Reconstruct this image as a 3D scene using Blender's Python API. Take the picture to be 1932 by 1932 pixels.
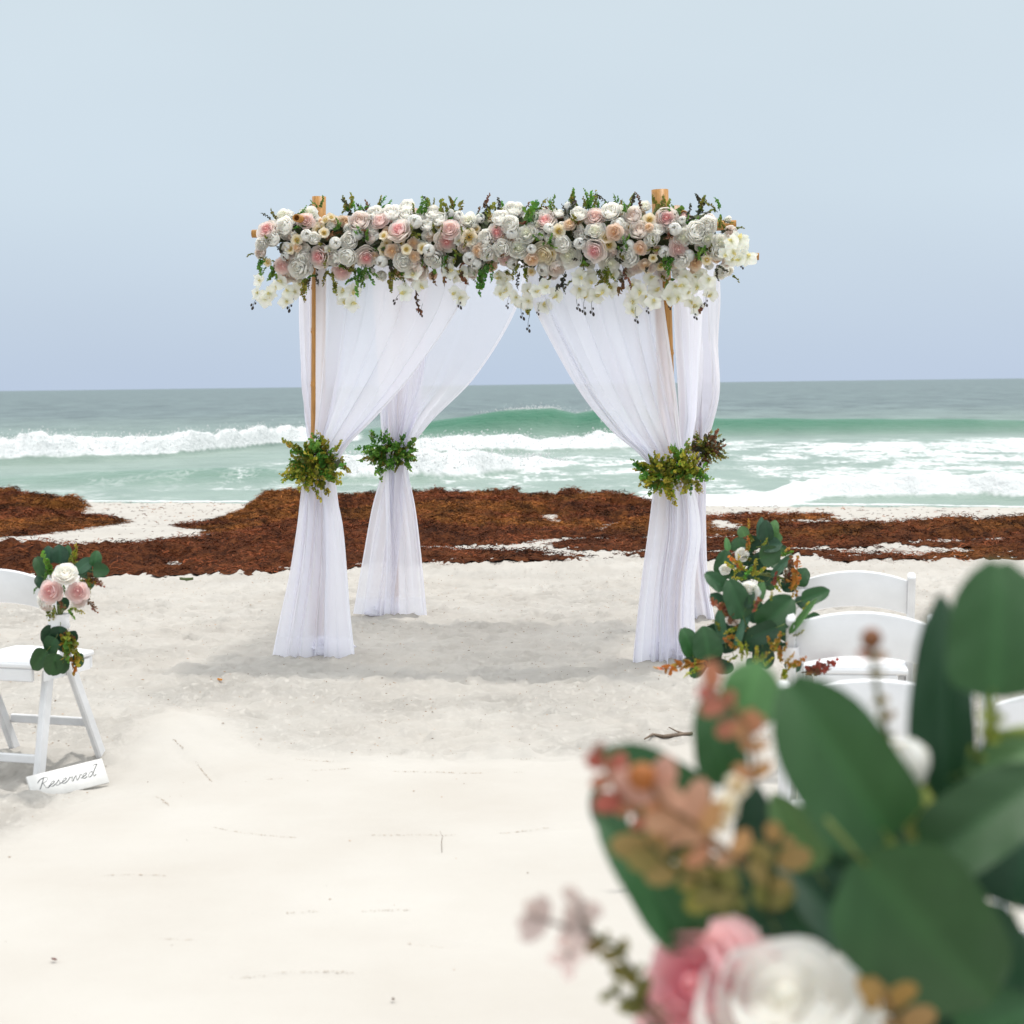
import bpy, math, random
import numpy as np
from mathutils import Vector, Matrix, Euler

for o in list(bpy.data.objects):
    bpy.data.objects.remove(o, do_unlink=True)
scene = bpy.context.scene
C = scene.collection
R = math.radians
random.seed(11)

# ------------------------------------------------------------------ camera
FPX = 3435.0                       # focal length in pixels of a 1932 px wide frame
CAM = Vector((0, 0, 1.5))
PITCH, ROLL = R(4.01), R(0.71)
_f = Vector((0, math.cos(PITCH), -math.sin(PITCH)))
_r0 = Vector((1, 0, 0)); _u0 = Vector((0, math.sin(PITCH), math.cos(PITCH)))
_r = _r0 * math.cos(ROLL) - _u0 * math.sin(ROLL)
_u = _u0 * math.cos(ROLL) + _r0 * math.sin(ROLL)
cd = bpy.data.cameras.new('camera'); cam = bpy.data.objects.new('camera', cd); C.objects.link(cam)
cam.matrix_world = Matrix(((_r.x, _u.x, -_f.x, CAM.x), (_r.y, _u.y, -_f.y, CAM.y), (_r.z, _u.z, -_f.z, CAM.z), (0, 0, 0, 1)))
cd.sensor_width = 36; cd.lens = 36 * FPX / 1932
cd.clip_start = 0.05; cd.clip_end = 20000
cd.dof.use_dof = True; cd.dof.focus_distance = 11.0; cd.dof.aperture_fstop = 5.2
scene.camera = cam

# ------------------------------------------------------------------ sky, sun, exposure
SUN_EL, SUN_AZ = R(74), R(52)     # azimuth clockwise from +Y
w = bpy.data.worlds.new('World'); scene.world = w; w.use_nodes = True
nt = w.node_tree; nt.nodes.clear()
out = nt.nodes.new('ShaderNodeOutputWorld'); bg = nt.nodes.new('ShaderNodeBackground')
sky = nt.nodes.new('ShaderNodeTexSky'); sky.sky_type = 'NISHITA'; sky.sun_disc = False
sky.sun_elevation = SUN_EL; sky.sun_rotation = SUN_AZ; sky.air_density = 1.0; sky.dust_density = 3.0; sky.ozone_density = 1.5
mul = nt.nodes.new('ShaderNodeVectorMath'); mul.operation = 'SCALE'; mul.inputs['Scale'].default_value = 0.055
nt.links.new(sky.outputs[0], mul.inputs[0])
tc = nt.nodes.new('ShaderNodeTexCoord'); sep = nt.nodes.new('ShaderNodeSeparateXYZ')
nt.links.new(tc.outputs['Generated'], sep.inputs[0])
ramp = nt.nodes.new('ShaderNodeValToRGB')          # thin overcast veil over the blue, top stops raised to brighten cloth and petals
el = ramp.color_ramp.elements
el[0].position = 0.0; el[0].color = (0.425, 0.505, 0.63, 1)
el[1].position = 1.0; el[1].color = (1.62, 1.65, 1.66, 1)
e = el.new(0.10); e.color = (0.50, 0.585, 0.66, 1)
e = el.new(0.26); e.color = (0.52, 0.595, 0.635, 1)
e = el.new(0.45); e.color = (0.98, 1.04, 1.08, 1)
e = el.new(0.7); e.color = (1.38, 1.42, 1.44, 1)
nt.links.new(sep.outputs['Z'], ramp.inputs[0])
nz = nt.nodes.new('ShaderNodeTexNoise'); nz.inputs['Scale'].default_value = 2.2; nz.inputs['Detail'].default_value = 3
mp = nt.nodes.new('ShaderNodeMapping'); mp.inputs['Scale'].default_value = (1, 1, 2.5)
nt.links.new(tc.outputs['Generated'], mp.inputs[0]); nt.links.new(mp.outputs[0], nz.inputs[0])
mr = nt.nodes.new('ShaderNodeMapRange'); mr.inputs[1].default_value = .3; mr.inputs[2].default_value = .7
mr.inputs[3].default_value = 0.97; mr.inputs[4].default_value = 1.04
nt.links.new(nz.outputs[0], mr.inputs[0])
vm = nt.nodes.new('ShaderNodeVectorMath'); vm.operation = 'SCALE'
nt.links.new(ramp.outputs[0], vm.inputs[0]); nt.links.new(mr.outputs[0], vm.inputs['Scale'])
mx = nt.nodes.new('ShaderNodeMix'); mx.data_type = 'RGBA'; mx.inputs['Factor'].default_value = 0.9
nt.links.new(mul.outputs[0], mx.inputs['A']); nt.links.new(vm.outputs[0], mx.inputs['B'])
nt.links.new(mx.outputs['Result'], bg.inputs[0]); bg.inputs[1].default_value = 1.0
nt.links.new(bg.outputs[0], out.inputs[0])
sl = bpy.data.lights.new('sun', 'SUN'); so = bpy.data.objects.new('sun', sl); C.objects.link(so)
sl.energy = 1.75; sl.angle = R(4); sl.color = (1.0, 0.965, 0.91)
sd = Vector((math.sin(SUN_AZ) * math.cos(SUN_EL), math.cos(SUN_AZ) * math.cos(SUN_EL), math.sin(SUN_EL)))
so.rotation_euler = sd.to_track_quat('Z', 'Y').to_euler(); so.location = (5, 0, 20)
scene.view_settings.view_transform = 'Standard'; scene.view_settings.look = 'None'
scene.view_settings.exposure = 0.42; scene.view_settings.gamma = 1
scene.cycles.transparent_max_bounces = 24
scene.cycles.max_bounces = 10

# ------------------------------------------------------------------ pixel helpers (1932 px frame -> places on real surfaces)
def ray(px, py):
    return (_f * FPX + _r * (px - 966) + _u * (966 - py)).normalized()
def G(px, py, z=0.0):
    d = ray(px, py); return CAM + d * ((z - CAM.z) / d.z)
def P(px, py, Y):
    d = ray(px, py); return CAM + d * (Y / d.y)
def proj(X, Y, Z):                 # numpy: world -> frame pixels
    dx, dy, dz = X - CAM.x, Y - CAM.y, Z - CAM.z
    a = dx * _r.x + dy * _r.y + dz * _r.z; b = dx * _u.x + dy * _u.y + dz * _u.z; c = dx * _f.x + dy * _f.y + dz * _f.z
    return 966 + FPX * a / c, 966 - FPX * b / c
S = 3024 / 1932
def zl(x, y): return x / 2.3 / S, (1560 + y / 2.3) / S
def zr(x, y): return (1940 + x / 2.2465) / S, (1480 + y / 2.2465) / S
def zf(x, y): return (1480 + x * .7992) / S, (1640 + y * .7992) / S
def zg1(x, y): return (720 + x / 2.477) / S, (520 + y / 2.477) / S
def zg2(x, y): return (1480 + x / 2.415) / S, (520 + y / 2.415) / S

# ------------------------------------------------------------------ noise
def vn(x, y, seed=0):
    xi = np.floor(x).astype(np.int64); yi = np.floor(y).astype(np.int64)
    xf = x - xi; yf = y - yi
    def h(a, b):
        n = (a * 374761393 + b * 668265263 + seed * 982451653) & 0xffffffff
        n = ((n ^ (n >> 13)) * 1274126177) & 0xffffffff
        return ((n ^ (n >> 16)) & 0xffff) / 65535.0
    u = xf * xf * (3 - 2 * xf); v = yf * yf * (3 - 2 * yf)
    return (h(xi, yi) * (1 - u) + h(xi + 1, yi) * u) * (1 - v) + (h(xi, yi + 1) * (1 - u) + h(xi + 1, yi + 1) * u) * v
def fbm(x, y, seed=0, oct=4):
    s = 0; a = .5; t = 0
    for i in range(oct):
        s = s + a * vn(x, y, seed + i * 17); t += a; a *= .5; x = x * 2.03 + 3.1; y = y * 2.03 + 1.7
    return s / t * 2 - 1
def sst(a, b, x):
    t = np.clip((x - a) / (b - a), 0, 1); return t * t * (3 - 2 * t)

# ------------------------------------------------------------------ object helpers
def tag(o, label=None, cat=None, group=None, kind=None):
    if label: o['label'] = label
    if cat: o['category'] = cat
    if group: o['group'] = group
    if kind: o['kind'] = kind
    return o
def empty(name, loc, rz=0):
    o = bpy.data.objects.new(name, None); C.objects.link(o); o.location = loc; o.rotation_euler = (0, 0, rz); o.empty_display_size = .1
    return o
def npmesh(name, v, f, mat=None, cols=None, attrs=None, smooth=True):
    v = np.asarray(v, np.float32); f = np.asarray(f, np.int32); k = f.shape[1]
    me = bpy.data.meshes.new(name)
    me.vertices.add(len(v)); me.vertices.foreach_set('co', v.ravel())
    me.loops.add(f.size); me.loops.foreach_set('vertex_index', f.ravel())
    me.polygons.add(len(f)); me.polygons.foreach_set('loop_start', np.arange(0, f.size, k, dtype=np.int32))
    me.polygons.foreach_set('loop_total', np.full(len(f), k, np.int32))
    if cols is not None:
        ca = me.color_attributes.new('Col', 'FLOAT_COLOR', 'POINT'); c = np.ones((len(v), 4), np.float32); c[:, :3] = cols
        ca.data.foreach_set('color', c.ravel())
    for n, a in (attrs or {}).items():
        at = me.attributes.new(n, 'FLOAT', 'POINT'); at.data.foreach_set('value', np.asarray(a, np.float32))
    me.update(calc_edges=True); me.validate()
    if smooth: me.polygons.foreach_set('use_smooth', np.ones(len(f), bool))
    if mat: me.materials.append(mat)
    return me
class MB:
    """collects verts / faces / vertex colours into ONE mesh"""
    def __init__(s): s.v = []; s.f = []; s.c = []
    def add(s, v, f, c=(1, 1, 1)):
        n = len(s.v); s.v += [tuple(p) for p in v]; s.f += [tuple(i + n for i in q) for q in f]
        s.c += (list(c) if isinstance(c, list) else [c] * len(v))
    def grid(s, rows, c=(1, 1, 1)):
        nu, nv = len(rows), len(rows[0])
        v = [p for r in rows for p in r]
        cc = [q for r in c for q in r] if isinstance(c, list) else c
        s.add(v, [(i * nv + j, i * nv + j + 1, (i + 1) * nv + j + 1, (i + 1) * nv + j) for i in range(nu - 1) for j in range(nv - 1)], cc)
    def tube(s, pts, rad, n=6, c=(1, 1, 1), cap=True):
        pts = [Vector(p) for p in pts]; rows = []
        rad = rad if isinstance(rad, (list, tuple)) else [rad] * len(pts)
        for i, p in enumerate(pts):
            d = (pts[min(i + 1, len(pts) - 1)] - pts[max(i - 1, 0)]).normalized()
            a = d.cross(Vector((0, 0, 1)) if abs(d.z) < .9 else Vector((1, 0, 0))).normalized(); b = d.cross(a)
            rows.append([p + (a * math.cos(2 * math.pi * k / n) + b * math.sin(2 * math.pi * k / n)) * rad[i] for k in range(n)])
        v = [p for r in rows for p in r]; f = []
        for i in range(len(rows) - 1):
            for k in range(n):
                f.append((i * n + k, i * n + (k + 1) % n, (i + 1) * n + (k + 1) % n, (i + 1) * n + k))
        if cap: f += [tuple(range(n))[::-1], tuple((len(rows) - 1) * n + k for k in range(n))]
        s.add(v, f, c)
    def box(s, M, sx, sy, sz, bev=.0, c=(1, 1, 1)):
        b = bev; X, Y, Z = sx / 2, sy / 2, sz / 2
        if b <= 0:
            v = [M @ Vector((x, y, z)) for x in (-X, X) for y in (-Y, Y) for z in (-Z, Z)]
            s.add(v, [(0, 1, 3, 2), (4, 6, 7, 5), (0, 4, 5, 1), (2, 3, 7, 6), (0, 2, 6, 4), (1, 5, 7, 3)], c); return
        prof = [(-X, -Y + b), (-X, Y - b), (-X + b, Y), (X - b, Y), (X, Y - b), (X, -Y + b), (X - b, -Y), (-X + b, -Y)]
        inn = [(math.copysign(abs(x) - b * (abs(x) > X - b / 2) , x), math.copysign(abs(y) - b * (abs(y) > Y - b / 2), y)) for x, y in prof]
        rows = [[M @ Vector((x, y, -Z)) for x, y in inn], [M @ Vector((x, y, -Z + b)) for x, y in prof], [M @ Vector((x, y, Z - b)) for x, y in prof], [M @ Vector((x, y, Z)) for x, y in inn]]
        v = [p for r in rows for p in r]; f = [(i * 8 + k, i * 8 + (k + 1) % 8, (i + 1) * 8 + (k + 1) % 8, (i + 1) * 8 + k) for i in range(3) for k in range(8)]
        f += [tuple(range(7, -1, -1)), tuple(24 + k for k in range(8))]
        s.add(v, f, c)
    def mesh(s, name, mat=None, smooth=True):
        me = bpy.data.meshes.new(name); me.from_pydata(s.v, [], s.f)
        ca = me.color_attributes.new('Col', 'FLOAT_COLOR', 'POINT'); ca.data.foreach_set('color', [x for c in s.c for x in (c[0], c[1], c[2], 1)])
        if smooth: me.polygons.foreach_set('use_smooth', [True] * len(me.polygons))
        if mat: me.materials.append(mat)
        me.update(); return me
    def build(s, name, mat=None, parent=None, smooth=True):
        return link(name, s.mesh(name, mat, smooth), parent)
def link(name, me, parent=None, M=None):
    o = bpy.data.objects.new(name, me); C.objects.link(o)
    if parent is not None: o.parent = parent
    if M is not None:
        if parent is not None:
            PW = Matrix.LocRotScale(parent.location, parent.rotation_euler, parent.scale)
            if parent.parent is not None:
                g = parent.parent; PW = Matrix.LocRotScale(g.location, g.rotation_euler, g.scale) @ PW
            o.matrix_basis = PW.inverted() @ M
        else: o.matrix_basis = M
    return o
def frame(pos, ydir, zhint, sx=1, sy=1, sz=1):
    y = Vector(ydir).normalized(); z = Vector(zhint); x = y.cross(z).normalized(); z = x.cross(y)
    return Matrix(((x.x * sx, y.x * sy, z.x * sz, pos[0]), (x.y * sx, y.y * sy, z.y * sz, pos[1]), (x.z * sx, y.z * sy, z.z * sz, pos[2]), (0, 0, 0, 1)))
def zframe(pos, zdir, spin, s):
    z = Vector(zdir).normalized(); q = z.to_track_quat('Z', 'Y').to_matrix().to_4x4()
    return Matrix.Translation(pos) @ q @ Matrix.Rotation(spin, 4, 'Z') @ Matrix.Scale(s, 4)

# ------------------------------------------------------------------ materials
def new_mat(name):
    m = bpy.data.materials.new(name); m.use_nodes = True; n = m.node_tree
    return m, n, n.nodes['Principled BSDF'], n.nodes['Material Output']
def N(n, t, **kw):
    x = n.nodes.new(t)
    for k, v in kw.items(): setattr(x, k, v)
    return x
def noise_node(n, scale, detail=4, mapscale=None, rough=.55, coord='Object'):
    t = N(n, 'ShaderNodeTexCoord'); q = N(n, 'ShaderNodeTexNoise'); q.inputs['Scale'].default_value = scale; q.inputs['Detail'].default_value = detail; q.inputs['Roughness'].default_value = rough
    if mapscale:
        m = N(n, 'ShaderNodeMapping'); m.inputs['Scale'].default_value = mapscale; n.links.new(t.outputs[coord], m.inputs[0]); n.links.new(m.outputs[0], q.inputs['Vector'])
    else: n.links.new(t.outputs[coord], q.inputs['Vector'])
    return q
def ramp_node(n, src, stops):
    r = N(n, 'ShaderNodeValToRGB'); e = r.color_ramp.elements
    while len(e) < len(stops): e.new(.5)
    for i, (p, c) in enumerate(stops): e[i].position = p; e[i].color = (*c, 1)
    n.links.new(src, r.inputs[0]); return r
def simple(name, col, rough=.6, var=.08, scale=8, bump=0, bscale=60, mapscale=None, spec=.4):
    m, n, b, o = new_mat(name)
    q = noise_node(n, scale, 5, mapscale)
    r = ramp_node(n, q.outputs[0], [(.3, tuple(c * (1 - var) for c in col)), (.7, tuple(min(1, c * (1 + var)) for c in col))])
    n.links.new(r.outputs[0], b.inputs['Base Color']); b.inputs['Roughness'].default_value = rough; b.inputs['Specular IOR Level'].default_value = spec
    if bump:
        q2 = noise_node(n, bscale, 3); bp = N(n, 'ShaderNodeBump'); bp.inputs['Strength'].default_value = bump; bp.inputs['Distance'].default_value = .005
        n.links.new(q2.outputs[0], bp.inputs['Height']); n.links.new(bp.outputs[0], b.inputs['Normal'])
    return m
def colmat(name, rough=.55, trans=.25, hue=.02, val=.25, spec=.3, bump=0, bscale=300):
    """colour from the mesh's own colour attribute, varied per object; thin-petal translucency"""
    m, n, b, o = new_mat(name)
    a = N(n, 'ShaderNodeAttribute', attribute_name='Col'); oi = N(n, 'ShaderNodeObjectInfo')
    h = N(n, 'ShaderNodeHueSaturation')
    m1 = N(n, 'ShaderNodeMapRange'); m1.inputs[3].default_value = .5 - hue; m1.inputs[4].default_value = .5 + hue
    m2 = N(n, 'ShaderNodeMapRange'); m2.inputs[3].default_value = 1 - val; m2.inputs[4].default_value = 1 + val * .5
    ml = N(n, 'ShaderNodeMath', operation='FRACT'); mm = N(n, 'ShaderNodeMath', operation='MULTIPLY'); mm.inputs[1].default_value = 7.31
    n.links.new(oi.outputs['Random'], m1.inputs[0]); n.links.new(oi.outputs['Random'], mm.inputs[0]); n.links.new(mm.outputs[0], ml.inputs[0]); n.links.new(ml.outputs[0], m2.inputs[0])
    n.links.new(m1.outputs[0], h.inputs['Hue']); n.links.new(m2.outputs[0], h.inputs['Value']); n.links.new(a.outputs['Color'], h.inputs['Color'])
    n.links.new(h.outputs[0], b.inputs['Base Color']); b.inputs['Roughness'].default_value = rough; b.inputs['Specular IOR Level'].default_value = spec
    if bump:
        q2 = noise_node(n, bscale, 3); bp = N(n, 'ShaderNodeBump'); bp.inputs['Strength'].default_value = bump; bp.inputs['Distance'].default_value = .003
        n.links.new(q2.outputs[0], bp.inputs['Height']); n.links.new(bp.outputs[0], b.inputs['Normal'])
    if trans:
        t = N(n, 'ShaderNodeBsdfTranslucent'); n.links.new(h.outputs[0], t.inputs[0]); s = N(n, 'ShaderNodeMixShader'); s.inputs[0].default_value = trans
        n.links.new(b.outputs[0], s.inputs[1]); n.links.new(t.outputs[0], s.inputs[2]); n.links.new(s.outputs[0], o.inputs[0])
    return m
M_petal = colmat('petal', .7, .42, .006, .06, .15)
_b = M_petal.node_tree.nodes['Principled BSDF']; _b.inputs['Subsurface Weight'].default_value = .6; _b.inputs['Subsurface Radius'].default_value = (1, .8, .65); _b.inputs['Subsurface Scale'].default_value = .02
M_leaf = colmat('leaf', .42, .18, .012, .22, .4, .25, 120)
M_sprig = colmat('sprig_leaf', .5, .3, .02, .3, .35)
M_weed = colmat('seaweed', .85, .1, 0, 0, .08)
M_white = simple('white_resin', (.78, .78, .79), .38, .03, 14, .12, 90)
M_whitedirt = simple('white_resin_worn', (.72, .72, .73), .42, .1, 9, .15, 60)
M_bamboo = simple('bamboo', (.42, .20, .048), .42, .3, 10, .2, 40, (12, 12, 1.2))
M_ribbon = simple('ribbon', (.82, .82, .84), .5, .03)
M_stem = simple('stem', (.10, .13, .03), .6, .2)
M_twig = simple('driftwood', (.16, .12, .09), .85, .4, 30, .5, 120)
M_board = simple('painted_board', (.66, .65, .63), .6, .06, 12, .2, 60)
M_ink = simple('grey_ink', (.10, .105, .11), .7, .1)

# cloth: woven sheer, opacity follows how much fabric is gathered there
def cloth_mat():
    m, n, b, o = new_mat('sheer_cloth')
    a = N(n, 'ShaderNodeAttribute', attribute_name='dens')
    d = N(n, 'ShaderNodeBsdfDiffuse'); d.inputs[0].default_value = (.925, .925, .985, 1); tr = N(n, 'ShaderNodeBsdfTranslucent'); tr.inputs[0].default_value = (.93, .925, .985, 1)
    s1 = N(n, 'ShaderNodeMixShader'); s1.inputs[0].default_value = .42; n.links.new(d.outputs[0], s1.inputs[1]); n.links.new(tr.outputs[0], s1.inputs[2])
    t = N(n, 'ShaderNodeBsdfTransparent'); s2 = N(n, 'ShaderNodeMixShader')
    q = noise_node(n, 900, 2); mr = N(n, 'ShaderNodeMapRange'); mr.inputs[1].default_value = .3; mr.inputs[2].default_value = .7; mr.inputs[3].default_value = .94; mr.inputs[4].default_value = 1.06
    n.links.new(q.outputs[0], mr.inputs[0]); mu = N(n, 'ShaderNodeMath', operation='MULTIPLY', use_clamp=True); n.links.new(mr.outputs[0], mu.inputs[0]); n.links.new(a.outputs['Fac'], mu.inputs[1])
    n.links.new(mu.outputs[0], s2.inputs[0]); n.links.new(t.outputs[0], s2.inputs[1]); n.links.new(s1.outputs[0], s2.inputs[2]); n.links.new(s2.outputs[0], o.inputs[0])
    return m
M_cloth = cloth_mat()

# ================================================================== SAND
SEA = -0.5
def yw(X): return 30.3 - .28 * X                       # water line
def axis_steps(parts):
    a = []
    for lo, hi, st in parts: a += list(np.arange(lo, hi, st))
    a.append(parts[-1][1]); return np.array(a)
gx = axis_steps([(-2000, -200, 300), (-200, -30, 20), (-30, -10, 1.2), (-10, -4, .12), (-4, 4, .026), (4, 10, .12), (10, 30, 1.2), (30, 200, 20), (200, 2000, 300)])
gy = axis_steps([(-60, -6, 6), (-6, 2, .5), (2, 4.4, .05), (4.4, 13.5, .025), (13.5, 34, .11), (34, 60, 2)])
rng = np.random.default_rng(5)
poly_smooth = [(-700, 1680), (0, 1590), (150, 1490), (235, 1415), (300, 1368), (345, 1358), (395, 1385), (470, 1408), (590, 1425), (760, 1432), (1000, 1430), (1180, 1428), (1320, 1400), (1500, 1420), (2400, 1440), (4000, 2500), (4000, 9000), (-3000, 9000), (-3000, 2000)]
def inpoly(px, py, poly):
    r = np.zeros(px.shape, bool); n = len(poly)
    for i in range(n):
        x1, y1 = poly[i]; x2, y2 = poly[(i + 1) % n]
        c = ((y1 > py) != (y2 > py)) & (px < (x2 - x1) * (py - y1) / (y2 - y1 + 1e-9) + x1); r ^= c
    return r
wpoly = [tuple(G(*p))[:2] for p in poly_smooth[1:15]]
wpoly = [(-6, wpoly[0][1] - .9)] + wpoly + [(9, 6.5), (9, -20), (-6, -20)]
feet = []
while len(feet) < 520:
    fx, fy = rng.uniform(-4, 4.2), rng.uniform(6.3, 15.2)
    feet.append((fx, fy, rng.uniform(.05, .13), rng.uniform(.035, .07), rng.uniform(0, math.pi), rng.uniform(.008, .030)))
ridge_l = [(335, 1358), (365, 1390), (400, 1430), (440, 1490)]
lines = []                                             # shallow rake marks on the smooth aisle
for a in [((590, 1452), (660, 1450), .004), ((740, 1458), (990, 1456), .004), ((500, 1470), (535, 1467), .004), ((940, 1572), (1115, 1560), .006), ((770, 1782), (925, 1790), .008), ((430, 1843), (670, 1840), .009), ((180, 1652), (310, 1652), .004), ((680, 1720), (780, 1718), .006), ((540, 1721), (600, 1719), .004), ((300, 1765), (365, 1768), .005), ((330, 1412), (410, 1475), .008), ((960, 1433), (1120, 1433), .008), ((400, 1560), (560, 1580), .003), ((560, 1430), (700, 1436), .006), ((290, 1498), (312, 1520), .005), ((700, 1578), (860, 1574), .003)]:
    p, q = G(*a[0]), G(*a[1]); lines.append((p.x, p.y, q.x, q.y, a[2]))
def sand_z(X, Y):
    X = np.asarray(X, float); Y = np.asarray(Y, float)
    t = (Y - 14.5) / (yw(X) - 14.5)
    z = np.where(t < 1, SEA * sst(0, 1.25, np.clip(t, 0, 1)) / float(sst(0, 1.25, np.array(1.0))), SEA - .04 * (Y - yw(X)))
    z = z + .02 * fbm(X * .6, Y * .6, 3, 3) * sst(1, 6, Y) * (t < .95)
    px, py = X, Y
    sm = inpoly(px, py, wpoly).astype(float)
    # soft edge from four taps
    e = .13
    sm = (sm + inpoly(X + e, Y, wpoly) + inpoly(X - e, Y, wpoly) + inpoly(X, Y + e * 1.6, wpoly) + inpoly(X, Y - e * 1.6, wpoly)) / 5
    rough = (1 - sm) * (1 - sst(14, 22, Y) * .6)
    z = z + rough * (.012 * fbm(X * 2.6, Y * 2.0, 9, 4) - .026 * np.abs(fbm(X * 8, Y * 5.5, 21, 5)) + .034 * fbm(X * 17, Y * 12, 5, 3) + .018)
    z = z + sm * (.004 * fbm(X * 1.5, Y * 4, 31, 3) + .0015 * fbm(X * 12, Y * 12, 33, 2))
    near = (Y > 5.5) & (Y < 15.8) & (np.abs(X) < 5)
    if near.any():
        zz = np.zeros(X.shape)
        for fx, fy, a, b, th, dp in feet:
            k = near & (np.abs(X - fx) < .3) & (np.abs(Y - fy) < .3)
            if not k.any(): continue
            dx, dy = X[k] - fx, Y[k] - fy; c, s_ = math.cos(th), math.sin(th)
            r2 = ((dx * c + dy * s_) / a) ** 2 + ((-dx * s_ + dy * c) / b) ** 2
            zz[k] += -dp * np.exp(-r2 * 1.6) + dp * .55 * np.exp(-(np.sqrt(r2) - 1.35) ** 2 * 6)
        z = z + zz * rough
    for x1, y1, x2, y2, dp in lines:
        dp = dp * .7
        dx, dy = x2 - x1, y2 - y1; L = math.hypot(dx, dy); ux, uy = dx / L, dy / L
        s_ = (X - x1) * ux + (Y - y1) * uy; n_ = -(X - x1) * uy + (Y - y1) * ux + .02 * np.sin(s_ * 9)
        z = z - dp * np.exp(-(n_ / .017) ** 2) * sst(0, .1, s_ / L) * sst(0, .1, 1 - s_ / L) * (.6 + .6 * vn(s_ * 14, n_ * 0, 3)) + dp * .7 * np.exp(-((n_ - .04) / .025) ** 2) * sst(0, .1, s_ / L) * sst(0, .1, 1 - s_ / L)
    # heap at the left edge of the aisle
    c0 = G(345, 1385); z = z + .075 * np.exp(-(((X - c0.x) / .28) ** 2 + ((Y - c0.y) / .4) ** 2))
    c1 = G(95, 1472); z = z - .055 * np.exp(-(((X - c1.x) / .38) ** 2 + ((Y - c1.y) / .45) ** 2))
    return z
def sz(x, y): return float(sand_z(np.array([x]), np.array([y]))[0])
XX, YY = np.meshgrid(gx, gy); ZZ = sand_z(XX.ravel(), YY.ravel())
def grid_faces(nx, ny):
    i = np.arange(ny - 1)[:, None] * nx + np.arange(nx - 1)[None, :]; i = i.ravel()
    return np.stack([i, i + 1, i + nx + 1, i + nx], 1)
jxs, jys = .10 * fbm(XX.ravel() * 1.7, YY.ravel() * 1.7, 61, 4), .14 * fbm(XX.ravel() * 1.7, YY.ravel() * 1.7, 62, 4)
smooth_attr = sum(inpoly(XX.ravel() + jxs + dx_, YY.ravel() + jys + dy_, wpoly).astype(float) for dx_ in (-.06, 0, .06) for dy_ in (-.10, 0, .10)) / 9
def sand_mat():
    m, n, b, o = new_mat('sand')
    q = noise_node(n, 1.3, 5); r = ramp_node(n, q.outputs[0], [(.3, (.415, .387, .350)), (.7, (.452, .430, .396))])
    q2 = noise_node(n, 70, 7, (1, .7, 1), .8); r2 = ramp_node(n, q2.outputs[0], [(.26, (.42, .34, .27)), (.40, (1, 1, 1))])
    mxx = N(n, 'ShaderNodeMix', data_type='RGBA', blend_type='MULTIPLY'); 
    at = N(n, 'ShaderNodeAttribute', attribute_name='smooth_zone'); mr = N(n, 'ShaderNodeMapRange'); mr.inputs[3].default_value = .5; mr.inputs[4].default_value = .22
    n.links.new(at.outputs['Fac'], mr.inputs[0]); n.links.new(mr.outputs[0], mxx.inputs['Factor'])
    n.links.new(r.outputs[0], mxx.inputs['A']); n.links.new(r2.outputs[0], mxx.inputs['B']); n.links.new(mxx.outputs['Result'], b.inputs['Base Color'])
    b.inputs['Roughness'].default_value = .95; b.inputs['Specular IOR Level'].default_value = .15
    q3n = noise_node(n, 38, 9, (1, .7, 1), .8); q3 = N(n, 'ShaderNodeMapRange'); q3.inputs[1].default_value = .20; q3.inputs[2].default_value = .56; n.links.new(q3n.outputs[0], q3.inputs[0]); q4 = noise_node(n, 260, 2)
    ad = N(n, 'ShaderNodeMath', operation='MULTIPLY_ADD'); ad.inputs[1].default_value = .12; n.links.new(q4.outputs[0], ad.inputs[0]); n.links.new(q3.outputs[0], ad.inputs[2])
    bp = N(n, 'ShaderNodeBump'); mr2 = N(n, 'ShaderNodeMapRange'); mr2.inputs[3].default_value = 1.0; mr2.inputs[4].default_value = .24; n.links.new(at.outputs['Fac'], mr2.inputs[0]); qp = noise_node(n, 1.1, 4); mp_ = N(n, 'ShaderNodeMapRange'); mp_.inputs[1].default_value = .35; mp_.inputs[2].default_value = .65; mp_.inputs[3].default_value = .45; mp_.inputs[4].default_value = .8; n.links.new(qp.outputs[0], mp_.inputs[0]); mq = N(n, 'ShaderNodeMath', operation='MULTIPLY'); n.links.new(mp_.outputs[0], mq.inputs[0]); n.links.new(mr2.outputs[0], mq.inputs[1]); n.links.new(mq.outputs[0], bp.inputs['Strength'])
    bp.inputs['Distance'].default_value = .010; n.links.new(ad.outputs[0], bp.inputs['Height']); n.links.new(bp.outputs[0], b.inputs['Normal'])
    return m
me = npmesh('sand', np.stack([XX.ravel(), YY.ravel(), ZZ], 1), grid_faces(len(gx), len(gy)), sand_mat(), attrs={'smooth_zone': smooth_attr})
tag(link('sand', me), 'pale beach sand, raked smooth along the aisle and trodden around it', None, None, 'structure')

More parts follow.
